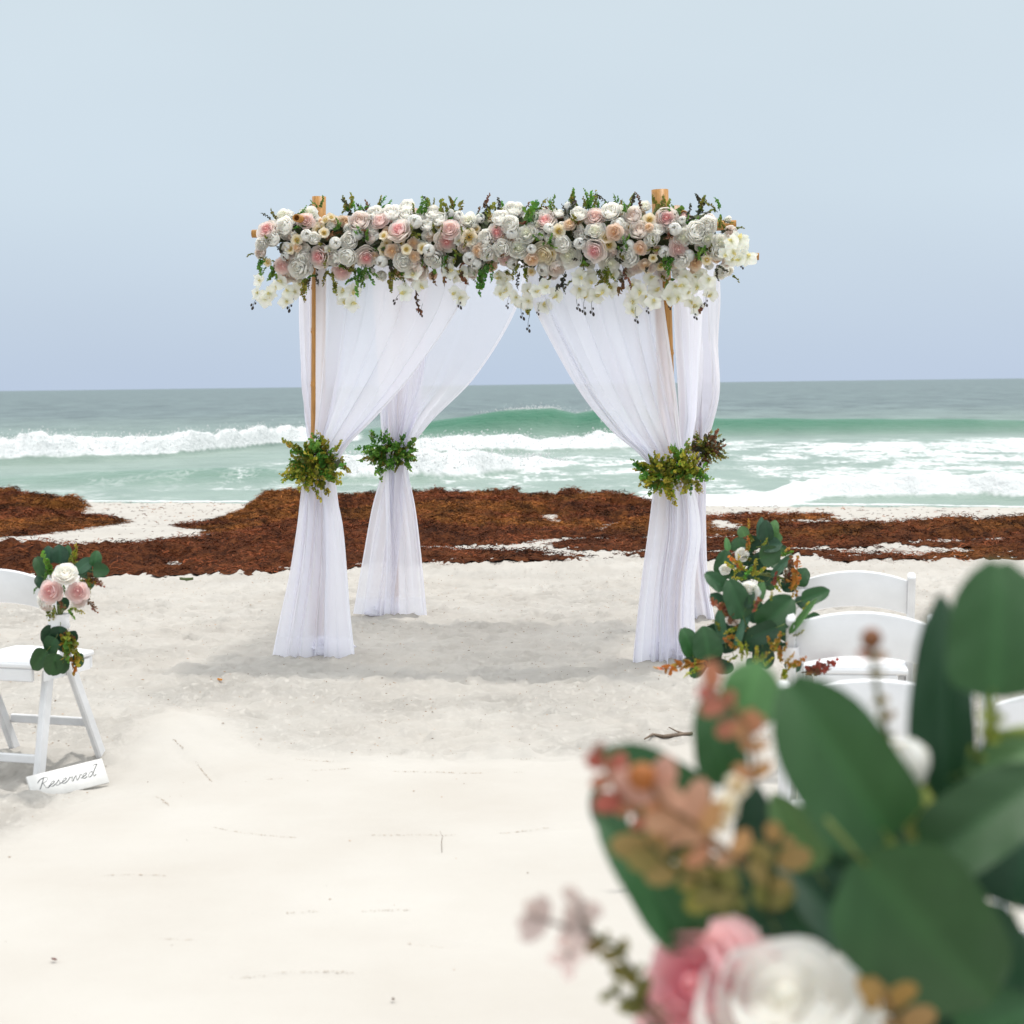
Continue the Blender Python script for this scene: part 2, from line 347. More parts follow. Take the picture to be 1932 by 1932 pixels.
# ================================================================== SEA
sx = axis_steps([(-4000, -400, 450), (-400, -60, 20), (-60, -24, .8), (-24, 24, .095), (24, 60, .8), (60, 400, 20), (400, 4000, 450)])
sy = axis_steps([(22, 27, .5), (27, 66, .13), (66, 74, .10), (74, 130, .5), (130, 400, 5), (400, 2000, 60), (2000, 9000, 700)])
X, Y = np.meshgrid(sx, sy); X = X.ravel(); Y = Y.ravel()
Z = np.zeros(X.shape); foam = np.zeros(X.shape); green = np.zeros(X.shape); solid = np.zeros(X.shape)
fade = 1 - sst(200, 900, Y)
Z += (.05 * fbm(X * .35, Y * .8, 41, 4) * sst(26, 45, Y) + .10 * fbm(X * .09, Y * .3, 44, 3) * sst(40, 75, Y)) * fade + .02 * fbm(X * 1.4, Y * 3, 47, 3) * (Y < 140)
def ridge_px(pts, lead=.9):
    xs, ys, hs = [], [], []
    for px, py, hpx in pts:
        p = G(px, py, SEA); xs.append(p.x); ys.append(p.y + lead); hs.append(max(hpx, 0) / (FPX / p.y))
    o = np.argsort(xs); return np.array(xs)[o], np.array(ys)[o], np.array(hs)[o]
def breaker(pts, wf, wb, lump, seed, trail=3.5, lead=.9):
    global Z, foam, solid
    xs, ys, hs = ridge_px(pts, lead)
    ywig = .55 * fbm(X * .5, X * 0 + seed, seed, 3) + .30 * fbm(X * 2.2, X * 0 + seed, seed + 5, 4)
    yc = np.interp(X, xs, ys) + ywig; A = np.interp(X, xs, hs, left=0, right=0) if True else 0
    d = Y - yc; prof = np.exp(-np.where(d < 0, (np.abs(d) / wf) ** 2.4, (d / wb) ** 2))
    l = 1 + lump * fbm(X * 1.1, Y * 1.0, seed + 1, 5) + .5 * lump * np.abs(fbm(X * 3.1, Y * 2.2, seed + 2, 3))
    z = A * prof * l; Z = np.maximum(Z, Z * .4 + z)
    on = sst(.02, .12, A)
    f = on * (sst(-wf * 1.25, -wf * .85, d) * (1 - sst(wb * .6, wb * .6 + trail, d)))
    foam = np.maximum(foam, f * 1.0); solid = np.maximum(solid, on * np.exp(-np.where(d < 0, (np.abs(d) / (wf * 1.15)) ** 6, (d / (wb * .8)) ** 4)))
# green unbroken wave
xk = [-16, -9, -6, -3, 0, 1.6, 2.5, 3.4, 5, 8, 12, 16, 22, 40]; ak = [0, .12, .3, .62, .98, 1.02, .82, 1.0, .9, .62, .56, .5, .36, .2]
yc = 70.5 - .10 * X + .35 * np.sin(X * .5) - .03 * X; A = np.interp(X, xk, ak, left=0, right=.1) * (1 + .06 * fbm(X * .6, X * 0, 71, 3)); d = Y - yc
Z = Z * (1 - .7 * np.exp(-(d / 3) ** 2)) + A * np.exp(-np.where(d < 0, (np.abs(d) / 1.5) ** 2.2, (d / 5) ** 2)) - .12 * A * np.exp(-((d + 3.4) / 1.5) ** 2)
green = np.maximum(green, sst(.15, .6, A) * np.exp(-((d + .7) / 1.2) ** 2))
foam = np.maximum(foam, .95 * sst(.9, 1.0, np.interp(X, xk, ak)) * np.exp(-((d - .5) / .55) ** 2) * sst(-1.2, .2, X) * (1 - sst(5, 7, X)))
foam = np.maximum(foam, .35 * sst(.4, .9, A) * np.exp(-((d - .35) / .3) ** 2))
# low green swell in front on the left
d = Y - (40.5 + .2 * X + 1); A = .22 * np.interp(X, [-13, -9, -6, -3.5, -2], [.2, .8, 1, .6, 0], left=.2, right=0)
Z += A * np.exp(-np.where(d < 0, (d / 1.6) ** 2, (d / 3.5) ** 2)); green = np.maximum(green, 2.2 * A * np.exp(-((d + .6) / 1.6) ** 2))
# whitewater
breaker([(-700, 885, 48), (-250, 880, 48), (0, 877, 50), (100, 874, 43), (250, 868, 33), (350, 860, 35), (450, 850, 33), (550, 840, 26), (620, 836, 14), (680, 834, 0)], 1.0, 3.6, .6, 101, 3.2)
breaker([(690, 850, 0), (760, 852, 20), (850, 854, 27), (1000, 853, 26), (1150, 851, 27), (1215, 846, 14), (1300, 842, 0)], .9, 2.0, .6, 120, 2.0)
breaker([(590, 905, 14), (650, 908, 34), (700, 908, 42), (800, 910, 46), (900, 902, 40), (1000, 890, 24), (1060, 882, 8), (1120, 876, 0)], .8, 1.7, .6, 140, 4.5, .7)
breaker([(1180, 950, 0), (1300, 955, 30), (1400, 958, 42), (1480, 955, 34), (1560, 944, 24), (1640, 944, 30), (1750, 944, 42), (1850, 944, 40), (1932, 946, 38), (2100, 948, 30), (2500, 950, 30)], .65, 1.3, .6, 160, 2.5, .6)
# foam drifting on the surface
def field(x0, x1, y0, y1, a, sxw=1.5, syw=2.0):
    global foam
    foam = np.maximum(foam, a * sst(x0 - sxw, x0 + sxw, X) * (1 - sst(x1 - sxw, x1 + sxw, X)) * sst(y0 - syw, y0 + syw, Y) * (1 - sst(y1 - syw, y1 + syw, Y)) * (.82 + .35 * fbm(X * .3, Y * .25, 77, 3)))
field(4.5, 90, 31, 62, .69); field(-3.5, 5, 31.5, 43, .66, 1.0, 1.2); field(-3.5, 5, 43, 54, .62, 1.0, 1.5); field(-6.6, -3.2, 33, 50, .60, .8, 2)
field(-40, -6, 33, 40, .46, 1, 1.5); field(-14, -9.5, 56, 66, .45, 1, 2.5)
foam = np.maximum(foam, .8 * np.exp(-((Y - yw(X) - .25 - .35 * fbm(X * .5, X * 0, 90, 3)) / .3) ** 2))
shallow = 1 - sst(32, 150, Y)
zw = SEA + Z * sst(-.4, 2.5, Y - yw(X)) + .012
def sea_mat():
    m, n, b, o = new_mat('sea_water')
    def at(k): return N(n, 'ShaderNodeAttribute', attribute_name=k).outputs['Fac']
    def mix(fac, a, c, blend='MIX'):
        x = N(n, 'ShaderNodeMix', data_type='RGBA', blend_type=blend)
        for s_, v in (('Factor', fac), ('A', a), ('B', c)):
            if isinstance(v, (tuple, float)): x.inputs[s_].default_value = v if isinstance(v, float) else (*v, 1)
            else: n.links.new(v, x.inputs[s_])
        return x.outputs['Result']
    q = noise_node(n, .35, 5, (.4, 1.6, 1)); q_big = noise_node(n, 1.0, 7, (.42, .20, 1), .68); qm = N(n, 'ShaderNodeMix', data_type='FLOAT'); qm.inputs['Factor'].default_value = .75; n.links.new(q.outputs[0], qm.inputs['A']); n.links.new(q_big.outputs[0], qm.inputs['B'])
    q = qm
    deep = ramp_node(n, q.outputs[0], [(.38, (.03, .054, .058)), (.62, (.125, .175, .172))])
    shl = ramp_node(n, q.outputs[0], [(.3, (.145, .205, .175)), (.7, (.245, .315, .27))])
    c = mix(at('shallow'), deep.outputs[0], shl.outputs[0])
    c = mix(at('green'), c, (.032, .135, .080))
    # streaky foam: threshold of stretched noise against the foam density
    q1 = noise_node(n, 1.15, 7, (.85, .42, .5), .62); q2 = noise_node(n, 3.2, 5, (1.0, .5, .6), .6)
    rid = N(n, 'ShaderNodeMath', operation='SUBTRACT'); rid.inputs[1].default_value = .5; n.links.new(q2.outputs[0], rid.inputs[0])
    ab = N(n, 'ShaderNodeMath', operation='ABSOLUTE'); n.links.new(rid.outputs[0], ab.inputs[0])
    nn = N(n, 'ShaderNodeMath', operation='MULTIPLY_ADD'); nn.inputs[1].default_value = -1.5; n.links.new(ab.outputs[0], nn.inputs[0]); n.links.new(q1.outputs[0], nn.inputs[2])
    sm_ = N(n, 'ShaderNodeMath', operation='ADD'); n.links.new(nn.outputs[0], sm_.inputs[0]); n.links.new(at('foam'), sm_.inputs[1])
    mr = N(n, 'ShaderNodeMapRange', interpolation_type='SMOOTHSTEP'); mr.inputs[1].default_value = .92; mr.inputs[2].default_value = 1.06; n.links.new(sm_.outputs[0], mr.inputs[0])
    mxm = N(n, 'ShaderNodeMath', operation='MAXIMUM'); n.links.new(mr.outputs[0], mxm.inputs[0]); 
    so_ = N(n, 'ShaderNodeMath', operation='MULTIPLY_ADD'); so_.inputs[1].default_value = 2.2; so_.inputs[2].default_value = -.95; so_.use_clamp = True
    qs = N(n, 'ShaderNodeMath', operation='MULTIPLY_ADD'); qs.inputs[1].default_value = 1.0; n.links.new(nn.outputs[0], qs.inputs[0]); n.links.new(at('solid'), qs.inputs[2])
    n.links.new(qs.outputs[0], so_.inputs[0]); n.links.new(so_.outputs[0], mxm.inputs[1])
    fm = N(n, 'ShaderNodeMath', operation='MULTIPLY'); fm.use_clamp = True; n.links.new(mxm.outputs[0], fm.inputs[0])
    gt = N(n, 'ShaderNodeMapRange'); gt.inputs[1].default_value = .02; gt.inputs[2].default_value = .2; n.links.new(at('foam'), gt.inputs[0]); n.links.new(gt.outputs[0], fm.inputs[1])
    n.links.new(c, b.inputs['Base Color']); b.inputs['Roughness'].default_value = .32; b.inputs['IOR'].default_value = 1.33; b.inputs['Specular IOR Level'].default_value = .2
    qb = noise_node(n, 1.6, 6, (.7, 1.6, 1), .65); bp = N(n, 'ShaderNodeBump'); bp.inputs['Strength'].default_value = .8; bp.inputs['Distance'].default_value = .16
    n.links.new(qb.outputs[0], bp.inputs['Height']); n.links.new(bp.outputs[0], b.inputs['Normal'])
    fo = N(n, 'ShaderNodeBsdfPrincipled'); fo.inputs['Base Color'].default_value = (.66, .68, .68, 1); fo.inputs['Roughness'].default_value = .9; fo.inputs['Specular IOR Level'].default_value = .1
    qf = noise_node(n, 6, 6, (1, .7, 1), .7); bf = N(n, 'ShaderNodeBump'); bf.inputs['Strength'].default_value = .9; bf.inputs['Distance'].default_value = .16; n.links.new(qf.outputs[0], bf.inputs['Height']); n.links.new(bf.outputs[0], fo.inputs['Normal'])
    ms = N(n, 'ShaderNodeMixShader'); n.links.new(fm.outputs[0], ms.inputs[0]); n.links.new(b.outputs[0], ms.inputs[1]); n.links.new(fo.outputs[0], ms.inputs[2]); n.links.new(ms.outputs[0], o.inputs[0])
    return m
me = npmesh('sea', np.stack([X, Y, zw], 1), grid_faces(len(sx), len(sy)), sea_mat(), attrs={'foam': foam, 'green': np.clip(green, 0, 1), 'solid': solid, 'shallow': shallow})
# spray flung up along the broken crests
kk = np.where((solid > .55) & (Y < 80) & (Y > 37))[0]; kk = rng.choice(kk, 7000)
kc = np.where((np.abs(X - 2) < 3.4) & (foam > .3) & (Y > 67))[0]
if len(kc): kk = np.concatenate([kk, rng.choice(kc, 700)])
q = rng.uniform(.004, .02, len(kk)); b0 = np.stack([X[kk] + rng.normal(0, .05, len(kk)), Y[kk], zw[kk] + rng.exponential(.05, len(kk))], 1)
tet = np.array([[1, 1, 1], [1, -1, -1], [-1, 1, -1], [-1, -1, 1]], float)
Vq = (b0[:, None, :] + tet[None] * q[:, None, None] * rng.uniform(.5, 1.2, (len(kk), 4, 1))).reshape(-1, 3); i0 = np.arange(len(kk))[:, None] * 4
spray_m = colmat('spray', .9, .55, 0, 0, .1)
spray = link('surf_spray', npmesh('surf_spray', Vq, np.concatenate([i0 + np.array([t_]) for t_ in ([0, 1, 2], [0, 3, 1], [0, 2, 3], [1, 3, 2])], 0), spray_m, cols=np.full((len(Vq), 3), .85)))
tag(spray, 'white spray thrown up along the breaking wave crests', 'spray', None, 'stuff')
tag(link('sea', me), 'grey-green sea with breaking surf', None, None, 'structure')

# ================================================================== SEAWEED
near_e = [(-400, 1098), (0, 1094), (200, 1090), (420, 1084), (560, 1076), (700, 1072), (850, 1066), (1000, 1062), (1200, 1052), (1350, 1052), (1500, 1062), (1650, 1058), (1932, 1056), (2400, 1060)]
far_e = [(-400, 915), (0, 930), (60, 938), (150, 945), (190, 962), (330, 965), (480, 945), (510, 935), (620, 936), (760, 938), (1200, 945), (1330, 962), (1560, 964), (1610, 985), (1760, 985), (1860, 978), (1932, 968), (2400, 966)]
holes = [[(190, 968), (330, 948), (500, 945), (486, 958), (420, 972), (330, 968), (240, 982)],
         [(-60, 1042), (-60, 1022), (70, 1008), (200, 990), (290, 976), (350, 968), (420, 982), (330, 992), (400, 1002), (350, 1010), (430, 1026), (330, 1030), (300, 1022), (200, 1046), (110, 1042), (60, 1032)],
         [(470, 1004), (500, 992), (562, 972), (572, 980), (520, 996)], [(130, 962), (190, 945), (200, 955), (160, 972)],
         [(995, 978), (1050, 972), (1068, 984), (1045, 990)], [(1100, 998), (1150, 988), (1180, 990), (1130, 1003)], [(1200, 1012), (1260, 1002), (1260, 1010)],
         [(1320, 982), (1380, 985), (1430, 1000), (1330, 996)], [(1490, 1002), (1600, 1012), (1610, 1020), (1500, 1010)], [(1560, 962), (1700, 966), (1890, 972), (1860, 985), (1700, 978), (1600, 975)],
         [(1640, 1025), (1720, 1028), (1730, 1032), (1650, 1030)], [(310, 1058), (350, 1060), (345, 1067), (305, 1066)], [(1420, 1044), (1560, 1052), (1560, 1060), (1440, 1058)], [(680, 1064), (760, 1066), (755, 1074), (680, 1078)], [(800, 1058), (850, 1052), (850, 1058), (810, 1064)]]
wx = np.arange(-13, 14, .06); wy = np.arange(13.2, 33.5, .08)
Xw, Yw = np.meshgrid(wx, wy); Xw = Xw.ravel(); Yw = Yw.ravel(); Zs = sand_z(Xw, Yw)
def weed_mask(X, Y, Zg):
    px, py = proj(X, Y, Zg)
    jx = 14 * fbm(X * 1.6, Y * 1.3, 201, 5); jy = 7 * fbm(X * 1.3, Y * .9, 202, 5)
    jy = jy + 4.5 * fbm(X * 5, Y * 3, 203, 4)
    a, b = px + jx, py + jy
    ne = np.interp(a, *zip(*near_e)); fe = np.interp(a, *zip(*far_e)) + 13
    m = sst(-2, 3, ne - b) * sst(-2, 3, b - fe)
    for i_, h in enumerate(holes):
        cyh = sum(q[1] for q in h) / len(h)
        m = m * (1 - inpoly(px + jx * .45, py + jy * .35, h if i_ == 1 else [(x_, y_ - 3 if y_ < cyh else y_ + 7) for x_, y_ in h]))
    m = m * (1 - (py > 962) * sst(.30, .40, fbm(X * .55 + 7, Y * 1.0, 207, 3) + .10 * fbm(X * 4, Y * 3, 208, 3)))
    return m, px, py
mask, pxw, pyw = weed_mask(Xw, Yw, Zs)
m2 = mask.reshape(len(wy), len(wx)).copy(); 
for _ in range(3):
    p = np.pad(m2, 1, mode='edge'); m2 = (p[:-2, 1:-1] + p[2:, 1:-1] + p[1:-1, :-2] + p[1:-1, 2:] + p[1:-1, 1:-1]) / 5
soft = m2.ravel()
m3 = mask.reshape(len(wy), len(wx)).copy()
for ax_, nn_ in ((0, 9), (1, 9)):
    for _ in range(2):
        cs = np.cumsum(np.pad(m3, [(nn_ + 1, nn_) if k_ == ax_ else (0, 0) for k_ in (0, 1)], mode='edge'), ax_); m3 = (np.take(cs, range(2 * nn_ + 1, cs.shape[ax_]), ax_) - np.take(cs, range(0, cs.shape[ax_] - 2 * nn_ - 1), ax_)) / (2 * nn_ + 1)
wide = np.where(pyw > 966, sst(.55, .98, m3.ravel()), 1.0)
band = np.interp(pyw, [925, 962, 1000, 1090], [.20, .12, .07, .05])
mound = np.interp(pxw, [-100, 30, 120, 300, 420, 560, 640, 760, 1150, 1195, 1240, 1330, 1600, 1850, 1932], [.20, .18, .10, .10, .22, .22, .22, .28, .34, .26, .12, .12, .10, .20, .22])
hgt = .006 + .48 * sst(.3, .95, soft) * (np.where(pyw < 1000, mound * np.interp(pyw, [925, 955, 972, 1000], [1.15, 1.1, .35, .16]), band) * (1 + .7 * fbm(Xw * .9, Yw * .8, 211, 4)) + .13 * fbm(Xw * 1.9, Yw * 1.5, 212, 4) + .22 * (np.abs(fbm(Xw * 3.6, Yw * 2.8, 213, 4)) - .12) + .05)
hgt = np.maximum(hgt * (.12 + .88 * wide) + (.3 + .7 * wide) * sst(.4, .9, soft) * (.075 * fbm(Xw * 5.0, Yw * 2.6, 251, 4) + .03), .006)
def weed_mat():
    m, n, b, o = new_mat('matted_seaweed')
    at = N(n, 'ShaderNodeAttribute', attribute_name='gold').outputs['Fac']
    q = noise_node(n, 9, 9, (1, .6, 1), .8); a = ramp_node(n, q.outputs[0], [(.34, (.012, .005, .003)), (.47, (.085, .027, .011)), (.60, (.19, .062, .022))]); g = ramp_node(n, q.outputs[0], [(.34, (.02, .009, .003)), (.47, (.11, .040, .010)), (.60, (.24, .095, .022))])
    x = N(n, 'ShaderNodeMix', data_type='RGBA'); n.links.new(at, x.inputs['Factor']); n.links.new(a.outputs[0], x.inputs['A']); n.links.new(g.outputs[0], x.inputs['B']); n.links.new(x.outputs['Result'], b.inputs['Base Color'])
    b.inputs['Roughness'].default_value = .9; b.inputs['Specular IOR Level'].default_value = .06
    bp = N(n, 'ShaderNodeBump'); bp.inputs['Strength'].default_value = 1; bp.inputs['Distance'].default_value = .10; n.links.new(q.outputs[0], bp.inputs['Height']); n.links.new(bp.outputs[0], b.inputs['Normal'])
    return m
goldf = np.clip(sst(-.1, .6, fbm(Xw * .5, Yw * .45, 221, 3) + .5 * (np.interp(pyw, [940, 990, 1030], [.7, .35, -.5]))), 0, 1)
gf = grid_faces(len(wx), len(wy)); fc = (soft + .30 * fbm(Xw * 5, Yw * 4, 241, 3))[gf].mean(1)
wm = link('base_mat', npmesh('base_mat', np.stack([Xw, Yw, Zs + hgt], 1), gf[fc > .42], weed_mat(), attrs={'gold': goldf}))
weed = empty('seaweed', (0, 22, -.2)); tag(weed, 'thick brown band of washed-up seaweed along the water line', 'seaweed', None, 'stuff')
wm.parent = weed; wm.location = (0, -22, .2); wm['kind'] = 'stuff'
# loose strands
NS = 260000
rx = rng.uniform(-12.5, 13, NS * 3); ry = 13.2 + 20 * rng.random(NS * 3) ** .9
gi = np.clip(((rx + 13) / .06).astype(int), 0, len(wx) - 1) + np.clip(((ry - 13.2) / .08).astype(int), 0, len(wy) - 1) * len(wx)
inview = np.abs(rx) < ry * .31 + .4
speck = (np.interp(ry, [13, 33], [.6, 1.6]) * .006 + .16 * sst(.0, .12, soft[gi])) 
keep = inview & (rng.random(NS * 3) < np.where(soft[gi] > .2, .85, speck)) & (soft[gi] + (ry > 14.6) > .5)
rx, ry, gi = rx[keep][:NS], ry[keep][:NS], gi[keep][:NS]; ns = len(rx)
rz = np.where(soft[gi] > .12, (Zs + hgt)[gi], Zs[gi] + .004)
ln = rng.uniform(.03, .10, ns) * np.interp(ry, [14, 30], [.8, 1.25]); wd = rng.uniform(.0018, .005, ns) * np.interp(ry, [14, 30], [.8, 1.5]); th = rng.uniform(0, 2 * math.pi, ns); up = rng.uniform(-.35, .55, ns) * (soft[gi] > .3); bend = rng.uniform(-2.6, 2.6, ns)
pts = []; cx, cy, cz = rx.copy(), ry.copy(), rz + rng.uniform(-.01, .03, ns) * (soft[gi] > .3)
tw = rng.uniform(-1, 1, ns)
for k in range(3):
    wk = wd * (1, 1.1, .4)[k]
    ox, oy, oz = -np.sin(th) * wk, np.cos(th) * wk, tw * wk * .8
    pts += [np.stack([cx + ox, cy + oy, cz + oz], 1), np.stack([cx - ox, cy - oy, cz - oz], 1)]
    st = ln / 2; cx = cx + np.cos(th) * np.cos(up) * st; cy = cy + np.sin(th) * np.cos(up) * st; cz = cz + np.sin(up) * st; th = th + bend * .6; up = up - .35
V = np.stack(pts, 1).reshape(-1, 3); i0 = np.arange(ns)[:, None] * 6
F = np.concatenate([i0 + np.array([[2 * k, 2 * k + 1, 2 * k + 3, 2 * k + 2]]) for k in range(2)], 0)
gold = np.clip(sst(.1, .5, fbm(rx * .5, ry * .45, 221, 3) + .5 * (np.interp(pyw[gi], [940, 990, 1030], [.7, .35, -.5]))) * rng.uniform(.3, 1, ns), 0, 1)[:, None]
ba = np.array([[.115, .033, .013]]) * (rng.uniform(.35, 1.3, ns) * np.clip(1 + 1.1 * fbm(rx * 1.5, ry * 1.0, 231, 3) + 1.6 * fbm(rx * 6, ry * 3, 232, 3), .12, 2.4))[:, None]; go = np.array([[.19, .072, .016]]) * (rng.uniform(.4, 1.3, ns) * np.clip(1 + 1.8 * fbm(rx * 6, ry * 3, 232, 3), .12, 2.2))[:, None]
col = ba * (1 - gold) + go * gold
st = link('loose_strands', npmesh('loose_strands', V, F, M_weed, cols=np.repeat(col, 6, 0), smooth=False)); st.parent = weed; st.location = (0, -22, .2); st['kind'] = 'stuff'

# ================================================================== CANOPY
FL, FR_, BL, BR = G(596, 1240), G(1274, 1248), G(738, 1160), G(1318, 1168)
vfr = (FR_ - FL).normalized(); vdp = Vector((-vfr.y, vfr.x, 0))       # along the front, and away from camera
def FP(px, py, off=0, base=FL):
    d = ray(px, py); p0 = base - vdp * off; return CAM + d * ((p0 - CAM).dot(vdp) / d.dot(vdp))
def BP(px, py, off=0): return FP(px, py, off, BL)
def RP(px, py, off=0): return FP(px, py, off, BR)
def bamboo(name, a, b, r0, r1, parent, node=.27, seed=0):
    a, b = Vector(a), Vector(b); L = (b - a).length; d = (b - a) / L; mb = MB(); rnd = random.Random(seed)
    x = d.cross(Vector((0, 1, 0)) if abs(d.y) < .9 else Vector((1, 0, 0))).normalized(); y = d.cross(x)
    st = []; t = 0; nx = rnd.uniform(.08, node)
    while nx < L - .05:
        st += [(nx - .018, 1.0), (nx - .007, 1.07), (nx - .001, 1.1), (nx + .003, 1.02), (nx + .008, 1.07), (nx + .02, 1.0)]; nx += node * rnd.uniform(.85, 1.15)
    st = [(0, 1)] + st + [(L, 1)]; n = 14
    pr = [(s_, (r0 + (r1 - r0) * s_ / L) * k) for s_, k in st]
    pr = [(.05, r0 * .72), (.0, r0 * .74)] + pr + [(L, r1 * .74), (L - .05, r1 * .72)]
    rows = [[a + d * s_ + (x * math.cos(2 * math.pi * k / n) + y * math.sin(2 * math.pi * k / n)) * q for k in range(n)] for s_, q in pr]
    v = [p for r_ in rows for p in r_]; f = [(i * n + k, i * n + (k + 1) % n, (i + 1) * n + (k + 1) % n, (i + 1) * n + k) for i in range(len(rows) - 1) for k in range(n)]
    f += [tuple(range(n))[::-1], tuple((len(rows) - 1) * n + k for k in range(n))]
    mb.add([p - parent.location for p in v], f); return mb.build(name, M_bamboo, parent)
cen = (FL + FR_ + BL + BR) / 4
can = empty('bamboo_canopy', (cen.x, cen.y, 0)); tag(can, 'four-post bamboo wedding canopy frame standing on the sand', 'canopy')
def down(p): return Vector((p.x, p.y, -.25))
bamboo('post', down(FL), FP(602, 371), .042, .038, can, seed=1)
bamboo('post', down(FR_), FP(1245, 358), .046, .045, can, seed=2)
bamboo('post', down(BL), BP(750, 420), .042, .038, can, seed=3)
bamboo('post', down(BR), RP(1310, 415), .042, .038, can, seed=4)
fa, fb = FP(476, 441, .075), FP(1389, 425, .075)
bamboo('beam', fa, fb, .022, .027, can, .3, 5)
ba_, bb_ = BP(655, 480, -.07), BP(1432, 484, -.07)
bamboo('beam', ba_, bb_, .022, .023, can, .3, 6)
bamboo('beam', FP(559, 411, .36), BP(718, 452, -.35), .021, .021, can, .3, 7)
bamboo('beam', FP(1290, 404, .20), BP(1335, 452, -.35), .021, .021, can, .3, 8)

# ------------------------------------------------------------------ curtains
def catmull(keys, n):
    out_ = []; k = len(keys)
    for i in range(n):
        t = i / (n - 1) * (k - 1); j = min(int(t), k - 2); u = t - j
        p0, p1, p2, p3 = keys[max(j - 1, 0)], keys[j], keys[j + 1], keys[min(j + 2, k - 1)]
        out_.append(.5 * ((2 * p1) + (p2 - p0) * u + (2 * p0 - 5 * p1 + 4 * p2 - p3) * u * u + (3 * p1 - p0 - 3 * p2 + p3) * u ** 3))
    return out_
def strip(name, parent, Lk, Rk, W0, nf=6, amp=.03, seed=0, a0=.44, ns=84, nt_=96, hem=False):
    rnd = random.Random(seed); Ls, Rs = catmull([Vector(p) for p in Lk], nt_), catmull([Vector(p) for p in Rk], nt_)
    comps = [(nf * rnd.uniform(.35, .5), rnd.uniform(0, 6.28), 1.0), (nf * .9, rnd.uniform(0, 6.28), .2), (nf * .28, rnd.uniform(0, 6.28), 1.1), (nf * 2.3, rnd.uniform(0, 6.28), .04)]
    drift = [rnd.uniform(-1.6, 1.6) for _ in comps]
    v = []; dens = []
    for i in range(nt_):
        t = i / (nt_ - 1); c = Rs[i] - Ls[i]; wloc = max(c.length, .02); n = Vector((c.y, -c.x, 0))
        n = n.normalized() if n.length > 1e-6 else Vector((0, -1, 0))
        if n.dot(Vector((0, -1, 0))) < 0: n = -n
        g = min(1.0, max(.25, (W0 / wloc - 1) * .45)); A = min(amp * g, wloc * .35)
        row = []
        for j in range(ns):
            s_ = j / (ns - 1); q = 0; sw = s_ + .11 * math.sin(2 * math.pi * 1.15 * s_ + drift[0] * 4) + .05 * math.sin(2 * math.pi * 2.6 * s_ + drift[1] * 5)
            for (fr, ph, am), dr in zip(comps, drift):
                x = math.sin(2 * math.pi * fr * sw + ph + dr * t * 1.6); q += am * (x if am < .5 else (1 - 2 * abs(x) ** 1.1 if am == 1.0 else x))
            edge = min(1, min(s_, 1 - s_) * 14 + .25)
            p = Ls[i] + c * (s_ + .018 * math.sin(2 * math.pi * nf * 1.3 * s_ + drift[0] * 3)) + n * (A * q * .55 * edge)
            row.append(p)
        v.append(row)
    loc = parent.location
    # local fabric density from how narrow the gathered strip is, plus folded selvedges
    for i in range(nt_):
        wloc = max((Rs[i] - Ls[i]).length, .03); dn = max(1.0, W0 / wloc)
        for j in range(ns):
            s_ = j / (ns - 1); e = 1.0 + (1.3 if (s_ < .035 or s_ > .965) else 0)
            z = v[i][j].z; hm = 1.8 if hem and z < .13 else 1
            dens.append(1 - (1 - a0) ** (min(dn, 6) * e * hm))
    V = np.array([[p.x - loc.x, p.y - loc.y, max(p.z, .012) - loc.z] for r_ in v for p in r_])
    return link(name, npmesh(name, V, grid_faces(ns, nt_), M_cloth, attrs={'dens': dens}), parent)
def K(fn, *pts): return [fn(*p) for p in pts]
def knot(parent, c, rx_, ry_, rz_, seed):
    """bunched end of the cloth lying on the sand"""
    vs = []; nu, nv = 40, 26
    for i in range(nv):
        th = math.pi * i / (nv - 1)
        for j in range(nu):
            ph = 2 * math.pi * j / nu; k = 1 + .20 * math.sin(5 * ph + 2.3 * math.sin(2 * th) + seed) + .13 * math.sin(9 * ph - 4 * th + seed * 2) + .08 * math.sin(13 * th + seed)
            vs.append((c.x + rx_ * k * math.sin(th) * math.cos(ph) - parent.location.x, c.y + ry_ * k * math.sin(th) * math.sin(ph) - parent.location.y, max(c.z + rz_ * k * math.cos(th), .005) - parent.location.z))
    f = [(i * nu + j, i * nu + (j + 1) % nu, (i + 1) * nu + (j + 1) % nu, (i + 1) * nu + j) for i in range(nv - 1) for j in range(nu)]
    link('bunched_end', npmesh('bunched_end', vs, f, M_cloth, attrs={'dens': [.8] * len(vs)}), parent)
def curtain(base, label):
    return tag(empty('sheer_curtain', (base.x, base.y, 0)), label, 'curtain', 'sheer curtains of the canopy')
c1 = curtain(FL, 'white sheer curtain sweeping right from the left front post, gathered by olive leaves')
strip('swag', c1, K(FP, (598, 470, .05), (598, 590, .06), (597, 700, .07), (596, 780, .08), (592, 840, .08), (590, 880, .08)),
      K(FP, (905, 470, .06), (872, 575, .08), (790, 695, .12), (712, 782, .13), (655, 838, .11), (632, 880, .09)), 1.6, 6, .055, 1)
strip('skirt', c1, K(FP, (588, 872, .09), (572, 915, .10), (560, 990, .12), (545, 1080, .14), (526, 1165, .16), (508, 1252, .17)),
      K(FP, (632, 872, .09), (632, 915, .10), (648, 990, .11), (657, 1080, .13), (664, 1165, .14), (673, 1240, .15)), 1.5, 5, .055, 2, hem=True)
strip('side_panel', c1, K(FP, (566, 470, -.25), (567, 590, -.22), (570, 700, -.14), (574, 780, -.08), (583, 840, -.02), (592, 880, .02)),
      K(FP, (583, 470, -.06), (583, 590, -.06), (584, 700, -.06), (588, 780, -.05), (600, 840, .0), (612, 880, .04)), .9, 4, .03, 3)
